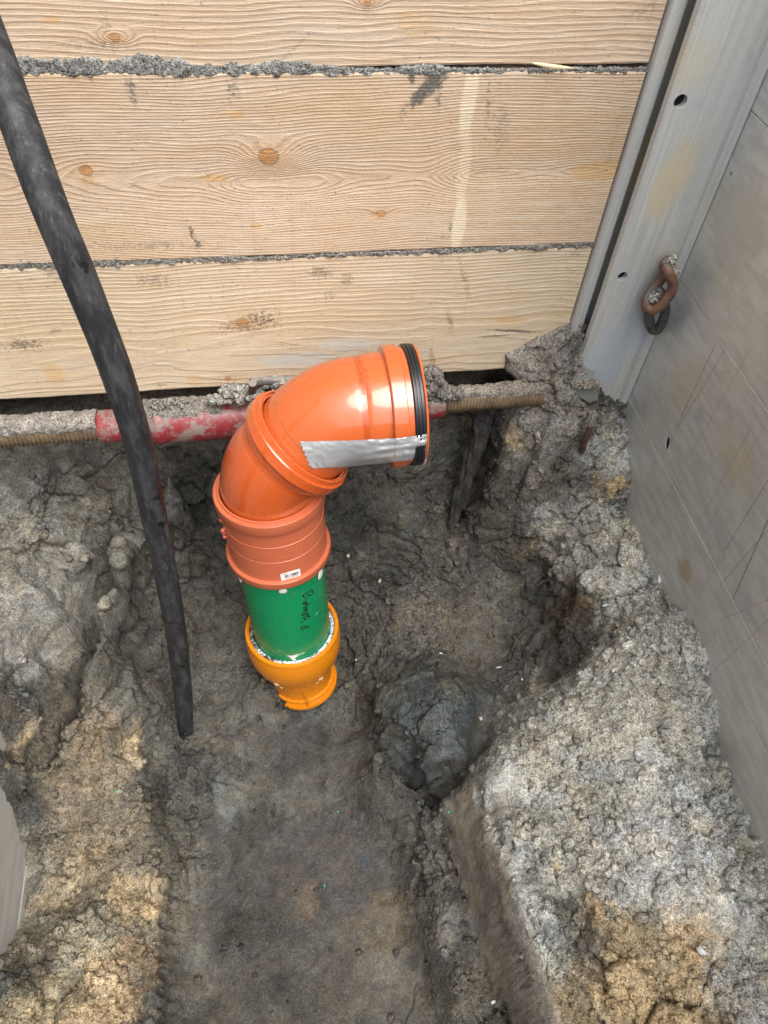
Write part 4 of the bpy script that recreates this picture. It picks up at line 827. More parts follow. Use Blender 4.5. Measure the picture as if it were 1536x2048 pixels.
# a small stroke font (unit box) used for the moulded size marks
G = {'K': [[(0, 0), (0, 1)], [(.7, 1), (0, .45), (.7, 0)]], 'G': [[(.7, .85), (.35, 1), (0, .6), (0, .3), (.35, 0), (.7, .15), (.7, .5), (.4, .5)]], 'D': [[(0, 0), (0, 1), (.4, 1), (.7, .7), (.7, .3), (.4, 0), (0, 0)]], 'N': [[(0, 0), (0, 1), (.7, 0), (.7, 1)]],
     '1': [[(.2, .8), (.4, 1), (.4, 0)]], '6': [[(.6, 1), (.1, .6), (0, .3), (.3, 0), (.65, .25), (.35, .55), (.05, .35)]], '0': [[(.35, 0), (0, .3), (0, .7), (.35, 1), (.7, .7), (.7, .3), (.35, 0)]], '4': [[(.5, 0), (.5, 1), (0, .3), (.7, .3)]], '5': [[(.6, 1), (.1, 1), (.05, .55), (.5, .6), (.65, .3), (.3, 0), (0, .1)]], 'P': [[(0, 0), (0, 1), (.6, .9), (.6, .55), (0, .5)]], 'V': [[(0, 1), (.35, 0), (.7, 1)]], 'C': [[(.7, .85), (.35, 1), (0, .6), (0, .3), (.35, 0), (.7, .15)]], ' ': []}
def text_strokes(s, u0, v0, h, adv):
    o = []
    for k_, ch in enumerate(s):
        for st in G[ch]: o.append([(u0+(k_*1.0+x)*adv, v0+y*h) for x, y in st])
    return o
def ad_pos(u, v): return on_adapter(math.radians(-88)+u/.09, rimz-.094+v)
letters('moulded_text', text_strokes('KG DN 160', -.017, .0, .004, .004)+text_strokes('DN 160', -.012, -.008, .004, .004), ad_pos, .00035, YLW, ad)
# white seal between amber cup and green pipe
def dirtywhite():
    M = Mat('dirty_white_seal', .5); P0 = M.tc.outputs['Object']; n = M.noise(P0, 150, 5, .8); n2 = M.noise(P0, 18, 3, .5)
    return M.out(M.mix(M.remap(M.add(n, M.mul(n2, .35)), .66, .72, 0., 1.), (.66, .74, .78), (.03, .03, .03)))
lathe('seal_ring', [(.0815, rimz-.02), (.0815, rimz-.004), (.084, rimz-.003), (.0885, rimz-.008), (.0895, rimz-.03)], dirtywhite(), drain, seg=96)
# green pipe
green = lathe('pipe_section', [(.076, .1), (.080, .1), (.080, .13), (.080, .2), (.080, .3), (.080, .5), (.076, .5)], GRN, drain, seg=96)
def cyl_pos(th, z, r): c = ax(z); return c+np.array([math.cos(th), math.sin(th), 0])*r
BLK = Mat('black_marker', .45).out((.006, .007, .008))
def px_on_cyl(px, py, r):
    """the point of the pipe's skin behind a picture position"""
    rr = ray(px, py); best = None
    for t in np.linspace(1.0, 1.7, 2801):
        q = CAM+rr*t; c = ax(q[2])
        if math.hypot(q[0]-c[0], q[1]-c[1]) < r: return q
    return best
Z2 = lambda x, y: (560+x/12.8, 1160+y/12.8)
hand = [[(590, 370), (700, 320), (800, 240)], [(800, 240), (830, 300), (810, 370), (740, 400), (700, 370)], [(590, 370), (600, 430), (650, 430), (710, 385)], [(580, 385), (620, 365), (700, 325), (775, 285)],
        [(620, 500), (650, 480), (690, 465)], [(640, 480), (655, 500)],
        [(600, 560), (640, 540), (680, 560), (680, 590), (630, 600), (600, 575)], [(570, 610), (620, 600), (680, 600)],
        [(590, 625), (680, 618), (765, 600)], [(690, 615), (700, 650), (650, 665), (600, 690)],
        [(590, 710), (700, 705)], [(690, 715), (690, 740), (600, 750)], [(680, 750), (690, 775), (600, 790)], [(690, 790), (680, 815), (590, 825)],
        [(690, 840), (720, 870), (670, 880), (600, 860), (560, 880), (580, 910), (640, 895)],
        [(570, 965), (680, 935), (780, 935)], [(705, 880), (725, 960), (705, 985)],
        [(600, 990), (670, 985)], [(660, 985), (640, 1020), (620, 1000)],
        [(535, 1065), (570, 1065), (545, 1090)],
        [(715, 1245), (715, 1200), (650, 1180), (570, 1190), (545, 1240), (580, 1275), (620, 1250), (640, 1200)]]
Vs, Fs, off = [], [], 0
for st in hand:
    P3 = smooth_path([px_on_cyl(*Z2(*p), .0804) for p in st], 5); T = np.gradient(P3, axis=0); ang = np.linspace(0, 2*math.pi, 6, endpoint=False)
    for i in range(len(P3)):
        c = ax(P3[i][2]); nrm = P3[i]-c; nrm[2] = 0; nrm /= np.linalg.norm(nrm); sd_ = np.cross(T[i], nrm); sd_ /= np.linalg.norm(sd_)+1e-9
        Vs.append(P3[i]+np.cos(ang)[:, None]*sd_*.00135+np.sin(ang)[:, None]*nrm*.0007)
    Fs.append(grid_faces(len(P3), 6, True)+off); off += len(P3)*6
hw = link('handwriting', np_mesh('handwriting', np.concatenate(Vs), np.concatenate(Fs)[:, ::-1]), BLK, green)
hw['label'] = 'black handwritten street name and number 6'
def patch_px(name, outline, r, mat, parent, eps=.0006, centre=None):
    P3 = [px_on_cyl(*p, r) for p in outline]; cc = px_on_cyl(*(centre or tuple(np.mean(outline, axis=0))), r); V = [cc]+P3
    V = [v+np.array([(v-ax(v[2]))[0], (v-ax(v[2]))[1], 0])/r*eps for v in V]; n = len(P3)
    return link(name, mesh(name, V, [[0, 1+i, 1+(i+1) % n] for i in range(n)]), mat, parent)
patch_px('scrape', [(573, 1310), (581, 1311), (587, 1310), (597, 1307), (611, 1304), (606, 1307), (596, 1311), (590, 1315), (592, 1321), (585, 1320), (581, 1315)], .0803, WHT, green, centre=(588, 1313))
for q in ([(556, 1299), (561, 1301), (563, 1303), (558, 1301)], [(545, 1300), (549, 1302), (550, 1303), (546, 1302)], [(630, 1230), (635, 1223), (635, 1225), (631, 1231)], [(642, 1190), (645, 1185), (644, 1189)]):
    patch_px('scrape', q, .0803, plastic('light_green_scratch', (.25, .6, .4), .4), green)
# salmon coupler
ct, cb = .602, .432
L_ = lambda r, z: (r, z)
coup = lathe('coupling', [(.0815, ct-.03), (.083, ct-.002), (.0845, ct), (.0872, ct), (.0877, ct-.002), (.0882, ct-.0035), (.0938, ct-.0035), (.0950, ct-.005), (.0955, ct-.024), (.0945, ct-.026), (.0892, ct-.0275), (.0885, ct-.032), (.0885, ct-.062), (.0893, ct-.0625), (.0893, ct-.0640), (.0885, ct-.0645), (.0885, ct-.100), (.0879, ct-.1005), (.0879, ct-.1015), (.0887, ct-.102), (.089, ct-.146), (.0893, ct-.150), (.0945, ct-.1512), (.0958, ct-.1525), (.0958, ct-.166), (.0948, ct-.168), (.084, ct-.168), (.082, ct-.166), (.081, ct-.14)], PV_C, drain, seg=110)
# white barcode sticker, curved on the coupler
st_c = [(560.5, 1148), (599.5, 1136.5), (601, 1151), (563, 1161)]
def stick(u, v, eps=.0006):
    a = np.array(st_c[0])*(1-u)*(1-v)+np.array(st_c[1])*u*(1-v)+np.array(st_c[2])*u*v+np.array(st_c[3])*(1-u)*v
    q = px_on_cyl(a[0], a[1], .0892); c = ax(q[2]); d = q-c; d[2] = 0; return q+d/np.linalg.norm(d)*eps
def stick_quad(u0, u1, v0, v1, eps, n=6):
    V = [stick(u0+(u1-u0)*i/n, v, eps) for i in range(n+1) for v in (v0, v1)]
    return V, grid_faces(n+1, 2)
sgrid = {}
V, Fq = stick_quad(0, 1, 0, 1, .0006, 10)
STK = Mat('sticker_paper', .4).out((.82, .82, .80))
stk = link('sticker', mesh('sticker', V, [list(f)[::-1] for f in Fq]), STK, coup); stk['label'] = 'small white barcode sticker'
V, Fq, off = [], [], 0
u = .19
while u < .93:
    wd = random.choice([.008, .014, .022]); 
    if not (.44 < u < .5):
        v, f = stick_quad(u, u+wd, .30, .72, .0009, 1); V += v; Fq += [[int(q)+off for q in ff][::-1] for ff in f]; off += len(v)
    u += wd+random.choice([.010, .018])
for k_ in range(9):
    for (u0, v0) in ((.2+k_*.075, .80),):
        v, f = stick_quad(u0, u0+.05, v0, v0+.07, .0009, 1); V += v; Fq += [[int(q)+off for q in ff][::-1] for ff in f]; off += len(v)
for u0 in (.1, .16, .2, .27, .33, .45): 
    v, f = stick_quad(u0, u0+.035, .12, .2, .0009, 1); V += v; Fq += [[int(q)+off for q in ff][::-1] for ff in f]; off += len(v)
link('barcode', mesh('barcode', V, Fq), BLK, stk, smooth=False)
# raised size marks on the coupler
def coup_pos(px, py):
    q = px_on_cyl(px, py, .0889); return q
def cpos(u, v):
    base = np.array([547., 1127.])+u*np.array([62., -14.])+v*np.array([-1.5, -12.]); base[1] -= 7*u*u; return coup_pos(*base)
letters('moulded_text', text_strokes('KG DN 160', .0, 0, .6, .11)+text_strokes('PVC 160', .15, 1.0, .75, .12), cpos, .0004, PV_C, coup)
# lugs on the left of the coupler, white chips below its rim
for z_, r_ in ((.552, .0045), (.528, .006), (.520, .0055), (.512, .0045)):
    c = cyl_pos(math.radians(196), z_, .0905)
    link('lug', crumb_mesh('lug', [c], [r_]), PV_C, coup)
for px, py, w_, h_ in ((481, 1160, 6, 7), (566, 1184, 9, 6), (641, 1150, 11, 10)):
    q = px_on_cyl(px, py, .0825); bm_ = bmesh.new(); bmesh.ops.create_icosphere(bm_, subdivisions=3, radius=1)
    for v in bm_.verts: v.co = Vector((v.co.x*w_*.00085, v.co.y*.0022, v.co.z*h_*.0014-.2*abs(v.co.x)*h_*.0012))
    th_ = math.atan2(q[1]-ax(q[2])[1], q[0]-ax(q[2])[0])+math.pi/2
    bm_.transform(Matrix.Translation(Vector(q)+Vector((0, 0, .004))) @ Matrix.Rotation(th_, 4, 'Z')); me = bpy.data.meshes.new('seal_chip'); bm_.to_mesh(me); bm_.free()
    link('seal_chip', me, WHT, coup)
# bends
def dirn(a): return math.cos(a)*t0+math.sin(a)*e1
def turn(a): return -math.sin(a)*t0+math.cos(a)*e1       # towards the inside of the bend
RB = .105
def bend(name, start, a0, pre, s_sock, mat, smat, parent, last=False, rt=.0815):
    rings = []; c = np.array(start); d = dirn(a0); rings.append((c-d*.03, d, rt)); rings.append((c, d, rt)); c = c+d*pre; centre = c+turn(a0)*RB
    n = 18
    for i in range(n+1):
        a = a0+math.radians(45)*i/n; f = math.sin(math.pi*min(1, i/n*.55+.0)); cc = centre-turn(a)*RB; rings.append((cc, dirn(a), rt+.003*i/n))
    d = dirn(a); c = rings[-1][0]; k0_ = len(rings)-1
    R1 = .0850
    rw = .022 if last else .019
    for ds, r in ((.0005, R1-.0006), (.0095, R1-.0002), (.0105, R1+.0005), (.018, .0868), (s_sock, .0872), (s_sock+.0006, .0876), (s_sock+.001, .0958), (s_sock+.0025, .0970), (s_sock+rw, .0970), (s_sock+rw+.0012, .0960), (s_sock+rw+.0016, .0928), (s_sock+rw+.006, .0926), (s_sock+rw+.0062, .0922), (s_sock+rw+.010, .0920)): rings.append((c+d*ds, d, r))
    end = s_sock+rw+.010
    if last:
        rings += [(c+d*(end+.001), d, .0905)]
    else:
        rings += [(c+d*(end+.001), d, .0905), (c+d*(end+.0005), d, .0885), (c+d*(end-.003), d, .0880), (c+d*(end-.0035), d, .0840), (c+d*(end-.02), d, .0830)]
    o = sweep(name, rings, [mat, smat], parent, seg=120, matidx={k0_: 1, k0_+1: 1})
    return o, c, d, end
low, c1, d1, end1 = bend('bend', A0-t0*.010, 0.0, .003, .026, PV_L, PV_S, drain)
s2 = c1+d1*(end1-.002)
up, c2, d2, end2 = bend('bend', s2, math.radians(45), .016, .044, PV_U, PV_S, drain, last=True)
E2 = c2+d2*end2
def ringset(name, prof, mat, parent): return sweep(name, [(E2+d2*s_, d2, r) for s_, r in prof], mat, parent, seg=120)
ringset('seal_ring', [(.0005, .088), (.0006, .0945), (.002, .0962), (.0035, .0962), (.0042, .0945), (.0055, .0945), (.0062, .0960), (.009, .0960), (.0098, .0945), (.011, .0945), (.0118, .0958), (.0155, .0955), (.017, .0935), (.017, .086)], RUB, drain)
ringset('end_lip', [(.0172, .084), (.0172, .0945), (.0185, .0952), (.0205, .0945), (.0208, .090), (.0195, .084), (.0, .0825), (-.05, .0825)], PV_U, drain)
# white chipped paint on the lip
for a_, b2 in ((.30, .85), (1.15, 1.3)):
    n = 14; V = []
    for i in range(n):
        t = a_+(b2-a_)*i/(n-1); va = -np.cos(t)*np.array([0, 1, 0])+np.sin(t)*np.cross(d2, np.array([0, 1, 0]))*-1; va /= np.linalg.norm(va)
        wj = .0008+.0012*abs(math.sin(i*1.9)); V += [E2+d2*(.0186-wj*.3)+va*.0956, E2+d2*(.0186+wj)+va*.0958]
    link('lip_scrape', mesh('lip_scrape', V, grid_faces(n, 2)), WHT, drain)
# moulded text on the upper socket
def pipe2(u, v):     # u along the axis, v round it (radians up from the front)
    nf = np.array([0, -1, 0.]); nu = np.cross(nf, d2)*-1; nu = nu if nu[2] > 0 else -nu
    return c2+d2*u+(math.cos(v)*nf+math.sin(v)*nu)*.0872
rot_txt = []
for k_, s_ in enumerate(('KG DN 160 45', 'PVC DN 160')):
    for st in text_strokes(s_, 0, 0, 1, 1): rot_txt.append([(.020-.0075*k_-.0+.0045*(y_-.5)*-1-.006, 1.55-.052*x_) for x_, y_ in st])
letters('moulded_text', rot_txt, pipe2, .00035, PV_U, up)
# mould line over the upper bend
ml = []
for i in range(14):
    a = math.radians(45+3+3*i); 
cenU = (s2+dirn(math.radians(45))*.016)+turn(math.radians(45))*RB
a = math.radians(49)
rl = []
for v_ in np.linspace(.0, 2.3, 40):
    d_ = dirn(a+.02*math.sin(v_*3)); cc = cenU-turn(a)*RB; nf = np.array([0, -1, 0.]); nu = -np.cross(nf, d_); nu = nu if nu[2] > 0 else -nu
    rl.append(cc+(math.cos(v_)*nf+math.sin(v_)*nu)*.0821)
tube('mould_line', rl, .0006, PV_U, up, seg=6)

# duct tape: draped over the real surface
bpy.context.view_layer.update()
dg = bpy.context.evaluated_depsgraph_get()
bv = [BVHTree.FromObject(o_, dg) for o_ in (low, up)] + [BVHTree.FromObject(next(o for o in C.objects if o.name == n_), dg) for n_ in ('end_lip',)]
off_l = [parent_world(drain)*0]*3
def hit(px, py):
    r = Vector(ray(px, py)); best = None
    for b_, o_ in zip(bv, (low, up, bpy.data.objects['end_lip'])):
        org = Vector(CAM)-Vector(o_.location)-parent_world(drain)
        h_ = b_.ray_cast(org, r.normalized())
        if h_[0] is not None and (best is None or h_[3] < best): best = h_[3]
    return None if best is None else best
NU, NV = 110, 16
tl = [(599, 883), (700, 881), (800, 876), (855, 868)]; bl = [(622, 937), (690, 934), (780, 925), (851, 916)]
def interp(pts, u): 
    xs_ = [p[0] for p in pts]; x_ = xs_[0]+(xs_[-1]-xs_[0])*u; return x_, np.interp(x_, xs_, [p[1] for p in pts])
D_ = np.zeros((NU, NV)); Pp = np.zeros((NU, NV, 2))
for i in range(NU):
    for j in range(NV):
        u, v = i/(NU-1), j/(NV-1); a = interp(tl, u); b_ = interp(bl, u); p = (a[0]*(1-v)+b_[0]*v, a[1]*(1-v)+b_[1]*v)
        if i == 0: p = (p[0]+2.5*math.sin(j*2.3), p[1])
        Pp[i, j] = p; h_ = hit(*p); D_[i, j] = h_ if h_ is not None else np.nan
for j in range(NV):                       # bridge gaps, pull tight across the steps
    col = D_[:, j]; ok = ~np.isnan(col)
    if ok.sum() == 0: D_[:, j] = D_[:, j-1]+.002; continue
    col = np.interp(np.arange(NU), np.arange(NU)[ok], col[ok])
    low_ = col.copy()
    for _ in range(6):
        pad = np.pad(low_, 4, mode='edge'); low_ = np.minimum(low_, np.convolve(pad, np.ones(9)/9, 'valid'))
    D_[:, j] = low_
V = []
uu, vv = np.meshgrid(np.linspace(0, 1, NU), np.linspace(0, 1, NV), indexing='ij')
wr = .0052*np.clip(fbm(np.stack([uu.ravel()*4.5+vv.ravel()*1.5, vv.ravel()*5, 0*uu.ravel()], 1), 1, 3, .55, 12, True).reshape(NU, NV), 0, 1)*sst(uu, .35, .75)
wr += .0022*fbm(np.stack([uu.ravel()*9, vv.ravel()*6, 0*uu.ravel()], 1), 1, 3, .6, 15).reshape(NU, NV)
wr += .0030*np.exp(-((vv-.62+.25*uu)/.07)**2)*sst(uu, .45, .7)+.0026*np.exp(-((vv-.15-.3*(uu-.6))/.06)**2)*sst(uu, .6, .8)+.0024*np.exp(-((vv-.85+.15*uu)/.05)**2)*sst(uu, .3, .5)
wr += .0035*sst(vv, .75, 1)*sst(uu, .16, .04)*(1+np.sin(uu*90))*.5
wr = np.maximum(wr, -.0004)
for i in range(NU):
    for j in range(NV):
        r = ray(*Pp[i, j]); r /= np.linalg.norm(r); V.append(CAM+r*(D_[i, j]-.0011-wr[i, j]-.0028*float(sst(np.array(i/(NU-1)), .74, .84))))
V = np.array(V); Fq = grid_faces(NU, NV)
M = Mat('duct_tape', .2, .55, .6); P0 = M.tc.outputs['Object']; n1 = M.noise(P0, 40, 3, .5)
thr = M.math('SINE', M.mul(M.sep(P0)[0], 2600)); thr2 = M.math('SINE', M.mul(M.sep(P0)[2], 1500))
TAPE = M.out(M.mix(M.remap(n1, .4, .7, 0., .5), (.62, .63, .65), (.44, .45, .47)), M.remap(n1, .3, .7, .2, .34), M.bump(M.add(thr, M.mul(thr2, .3)), .12, .0004))
tp = link('tape', np_mesh('tape', V, Fq), TAPE, drain); tp['label'] = 'strip of shiny grey duct tape'

# ------------------------------------------------------------------ trench strut
strut = empty('trench_strut', (0, -.06, .60), 'rusty threaded trench strut with red middle tube, running behind the orange pipe', 'strut')
SY = -.062
def SP(px, py): return at(px, py, y=SY)
sa, sb = SP(0, 868), SP(1080, 791); sdir = (sb-sa)/np.linalg.norm(sb-sa)
def sx(x): return sa+sdir*(x-sa[0])/sdir[0]
def rust(name, c1_, c2_, cover=.5, rough=.6, dirtc=(.25, .24, .22)):
    M = Mat(name, rough, 0., .4); P0 = M.tc.outputs['Object']; n = M.noise(P0, 45, 5, .7); n2 = M.noise(P0, 160, 3, .7)
    nx_, ny_, nz_ = M.sep(M.n('ShaderNodeNewGeometry').outputs['Normal'])
    c = M.mix(M.remap(n, .42, .62), c1_, c2_); c = M.mix(M.remap(n2, .5, .7, 0., .4), c, tuple(q*.5 for q in c1_))
    if cover:
        f = M.remap(M.add(M.mul(nz_, .35), M.add(M.mul(n, .6), M.mul(n2, .3))), .62, .78, 0., cover); c = M.mix(f, c, dirtc)
    return M.out(c, M.remap(n, .4, .7, rough-.15, rough+.2), M.bump(M.add(n, n2), .7, .0016))
def redpaint():
    M = Mat('worn_red_paint', .42, 0., .5); P0 = M.tc.outputs['Object']; n = M.noise(P0, 22, 5, .7); n2 = M.noise(P0, 120, 4, .75)
    c = M.mix(M.remap(n, .45, .65), (.20, .020, .024), (.19, .070, .075)); c = M.mix(M.remap(n2, .5, .7, 0., .35), c, (.30, .14, .13))
    d1_ = M.remap(M.add(M.mul(n, .5), M.mul(n2, .5)), .485, .57); c = M.mix(M.mul(d1_, .8), c, (.19, .175, .155))
    return M.out(c, M.remap(n2, .3, .7, .3, .65), M.bump(M.add(n, n2), .5, .001))
THR = rust('brown_steel_thread', (.20, .145, .085), (.12, .08, .05), .3)
RED = redpaint()
def thread(x0, x1, r, pitch):
    n = int((x1-x0)/(pitch/5)); o = []
    for i in range(n+1):
        x = x0+(x1-x0)*i/n; ph = (i % 5)/5; rr = r-.0034*(0.5-.5*math.cos(2*math.pi*ph)); o.append((sx(x), sdir, rr))
    return o
sweep('threaded_rod', [(sx(PLL), sdir, .001)]+thread(PLL+.001, SP(205, 850)[0], .0240, .0072)+[(sx(SP(205, 850)[0]), sdir, .01)], THR, strut, seg=36)
sweep('threaded_rod', [(sx(SP(850, 810)[0]), sdir, .01)]+thread(SP(872, 810)[0], .618, .0205, .0062)+[(sx(.62), sdir, .001)], THR, strut, seg=36)
X1, X2, X3, X4, X5, X6, X7 = [SP(q, 850)[0] for q in (197, 293, 312, 318, 520, 540, 878)]
rr = [(X1, .012), (X1+.0005, .0285), (X1+.003, .0295), (X2, .0295), (X2+.004, .033), (X3, .0385), (X3+.006, .0405), (X4+.01, .038), (X4+.03, .0385), (X5-.06, .0385), (X5-.02, .036), (X5+.01, .031), (X6+.02, .0295), (X7-.002, .029), (X7, .0275), (X7+.0005, .012)]
R_ = []
for (xa, ra), (xb, rb_) in zip(rr[:-1], rr[1:]):
    for i in range(max(1, int((xb-xa)/.004))):
        t = i/max(1, int((xb-xa)/.004)); R_.append((sx(xa+(xb-xa)*t), sdir, ra+(rb_-ra)*t))
R_.append((sx(rr[-1][0]), sdir, rr[-1][1]))
rt = sweep('red_tube', R_, RED, strut, seg=48)
q = SP(486, 816)
WR = Mat('wet_red_paint', .2).out((.22, .008, .008))
# bolt and lever on the red tube
RST = rust('rusty_iron', (.10, .055, .042), (.07, .045, .038), .6)
b0 = at(505, 797, y=-.075); b1 = at(505, 766, y=-.095)
tube('bolt', smooth_path([b0, (b0+b1)/2, b1], 6), .0068, RST, strut, seg=20)
l0, l1, l2 = at(502, 766, y=-.088), at(535, 762, y=-.075), at(640, 760, y=-.06)
tube('lever', smooth_path([l0, l1, l2], 8), .0075, rust('grey_iron', (.095, .085, .085), (.07, .058, .056), .8), strut, seg=20)

# sand lying on the strut and heaped round it
def sandlumps(name, items, label, col, size=(.0035, .009), per=1):
    pts, szs = [], []
    for c, r, n in items:
        c = np.array(c); v = rng.normal(size=(n, 3)); v /= np.linalg.norm(v, axis=1, keepdims=True); v *= rng.random((n, 1))**.45
        pts.append(c+v*np.array(r)); szs.append(rng.uniform(size[0], size[1], n)*rng.uniform(.6, 1, n))
    pts = np.concatenate(pts); szs = np.concatenate(szs)
    cc = np.tile(np.array(col), (len(pts), 1))*(1+.25*fbm(pts, 25, 3, .6, 8))[:, None]
    o = link(name, crumb_mesh(name, pts, szs, False, cc), SOIL); tag(o, label, 'sand', kind='stuff'); return o
def crust(name, path, halfw, th, r, label, col, seed, a0=-70, a1=80):
    """a crumbly shell of sand over the top of a round bar"""
    n, nv = len(path), 40; V = np.zeros((n, nv, 3)); ang = np.radians(np.linspace(a0, a1, nv))
    for i, p in enumerate(path):
        for j, a in enumerate(ang):
            V[i, j] = p+np.array([0, -math.sin(-a)*-1, math.cos(a)])*r if False else p+np.array([0, -math.sin(a), math.cos(a)])*r
    Q = V.reshape(-1, 3); Nrm = np.tile(np.stack([0*ang, -np.sin(ang), np.cos(ang)], 1), (n, 1))
    e = np.tile(np.sin(np.linspace(0, math.pi, nv))**.4, n); k_ = np.repeat(th if np.ndim(th) else np.full(n, th), nv)
    big = fbm(Q, 30, 4, .6, seed); w1, _, _ = worley(Q, 90, seed+3); w2, _, _ = worley(Q, 190, seed+4)
    edge = np.tile(np.abs(np.linspace(-1, 1, nv)), n)+.25*fbm(Q, 60, 3, .6, seed+9)
    h_ = k_*(1+.7*big)*sst(edge, 1.0, .55)+(.004*(1-np.clip(w1*1.2, 0, 1)**2)+.0025*(1-np.clip(w2*1.2, 0, 1)**2))*sst(edge, 1.0, .7)-.0015
    Q = Q+Nrm*h_[:, None]; me = np_mesh(name, Q, grid_faces(n, nv)[:, ::-1])
    ca = me.color_attributes.new('soil_colour', 'FLOAT_COLOR', 'POINT'); c = np.array(col)*(1+.3*fbm(Q, 50, 3, .6, 4))[:, None]
    ca.data.foreach_set('color', np.concatenate([c, np.ones((len(c), 1))], 1).astype(np.float32).ravel())
    o = link(name, me, SOIL); tag(o, label, 'sand', kind='stuff'); return o
xr = np.arange(PLL+.01, SP(200, 850)[0]-.001, .0016)
crust('sand_crust', [sx(x) for x in xr], 0, np.full(len(xr), .006), .0232, 'grey crust of sand on top of the strut thread at the left edge', (.27, .25, .225), 11, -75, 62)
xr = np.arange(SP(858, 810)[0], .60, .0016)
crust('sand_crust', [sx(x) for x in xr], 0, np.interp(xr, [.3, .4, .53], [.009, .005, .011]), .0205, 'grey crust of sand on the strut thread right of the orange pipe', (.27, .24, .205), 17, -75, 40)
xr = np.arange(SP(293, 850)[0], SP(450, 850)[0], .0016)
crust('sand_crust', [sx(x) for x in xr], 0, .0032*np.clip(.7+2.2*fbm(np.stack([xr*22, 0*xr, 0*xr], 1), 1, 3, .6, 31), 0, 1.4), .0385, 'dry grey dirt caked along the top of the red tube', (.20, .185, .165), 23, -62, 40)
sandlumps('sand_clump', [(at(478, 788, y=-.075), (.030, .015, .012), 150), (at(458, 782, y=-.065), (.016, .012, .010), 60), (at(510, 790, y=-.08), (.016, .012, .010), 60), (at(440, 798, y=-.08), (.02, .01, .004), 40), (at(560, 766, y=-.072), (.03, .010, .009), 110)], 'pale gritty sand clump around the small bolt on the red tube', (.33, .32, .29))
sandlumps('sand_clump', [(at(862, 760, y=-.075), (.020, .018, .026), 330), (at(885, 785, y=-.07), (.020, .018, .015), 160), (at(850, 790, y=-.085), (.012, .015, .02), 100), (at(910, 786, y=-.07), (.02, .012, .008), 60)], 'dark grey clump of sand on the strut beside the black pipe seal', (.20, .185, .165))
sandlumps('sand_clump', [(at(340, 808, y=-.065), (.04, .012, .006), 90)], 'thin line of grit along the top of the red tube', (.26, .24, .22), (.002, .005))

# ------------------------------------------------------------------ black hose / rod
kp = [(-30, 60, -.20), (20, 195, -.25), (94, 400, -.31), (165, 570, -.335), (231, 740, -.348), (278, 890, -.350), (301, 1000, -.350), (322, 1100, -.350), (341, 1200, -.352), (357, 1300, -.358), (366, 1390, -.368), (371, 1462, -.378)]
pp = [at(a, b_, y=y_) for a, b_, y_ in kp]; pp = [pp[0]+(pp[0]-pp[1])*1.2]+pp
path = smooth_path(pp, 14)
M = Mat('worn_black_plastic', .6, 0, .35); P0 = M.tc.outputs['Object']; n1 = M.noise(M.mapping(P0, (60, 60, 16)), 1., 6, .75); n2 = M.noise(M.mapping(P0, (160, 160, 40)), 1., 4, .7); n3 = M.noise(P0, 16, 4, .6)
c = M.mix(M.remap(n1, .40, .68, 0., .85), (.012, .0125, .015), (.055, .055, .057)); c = M.mix(M.remap(n2, .55, .72, 0., .4), c, (.12, .118, .115)); c = M.mix(M.remap(n3, .63, .66, 0., .95), c, (.006, .006, .007))
HOSE = M.out(c, M.remap(n3, .5, .7, .68, .4), M.bump(M.add(n1, n2), .4, .0016))
nR = len(path); Tn = np.gradient(path, axis=0)
def hw_(i, th):
    z_ = 1+.010*math.sin(i*.37)+.006*np.sin(th*3+i*.21); e = max(0, (i-(nR-9))/9); return z_*(1-.35*e*np.abs(np.sin(th-.4)))
kw = np.interp(np.linspace(0, 1, nR), np.linspace(0, 1, 13), [90, 88, 87, 84, 79, 74, 65, 57, 51, 47, 43.5, 40.5, 39])
dep = np.array([(RM@(p_-CAM))[2] for p_ in path]); kr = np.clip(kw/2*dep/F*.95, .0160, .0184); kr = np.convolve(np.pad(kr, 12, mode='edge'), np.ones(25)/25, 'valid')
hose = sweep('plastic_pipe', [(path[0], Tn[0], .001)]+[(path[i], Tn[i], kr[i]) for i in range(nR)]+[(path[-1], Tn[-1], .017), (path[-1]-Tn[-1]/np.linalg.norm(Tn[-1])*.02, Tn[-1], .0165)], HOSE, None, seg=40, wob=hw_)
tag(hose, 'long worn black plastic pipe leaning from the upper left down into the soil', 'pipe')
# tongue at the torn lower end and a black disc painting the dark of the hole above
e_ = path[-1]; tdir = Tn[-1]/np.linalg.norm(Tn[-1])
Vt = []; nn = 9
for i in range(nn):
    t = i/(nn-1)
    for s_ in (-1, 0, 1):
        wv_ = (1-t)**.8*.0135+.0006; Vt.append(e_+tdir*(t*.034-.012)+np.array([s_*wv_-.004, -.0165+.006*abs(s_)+.004*t, 0]))
link('torn_tip', mesh('torn_tip', Vt, grid_faces(nn, 3)), HOSE, hose)
q = at(369, 1438, y=-.398); bm_ = bmesh.new(); bmesh.ops.create_cone(bm_, cap_ends=True, segments=16, radius1=.0035, radius2=.0035, depth=.004, matrix=Matrix.Translation(Vector(path[-3]+np.array([.001, -.0195, 0.005]))) @ Matrix.Rotation(math.pi/2, 4, 'X')); me = bpy.data.meshes.new('hole'); bm_.to_mesh(me); bm_.free()
link('hole', me, BLK, hose)

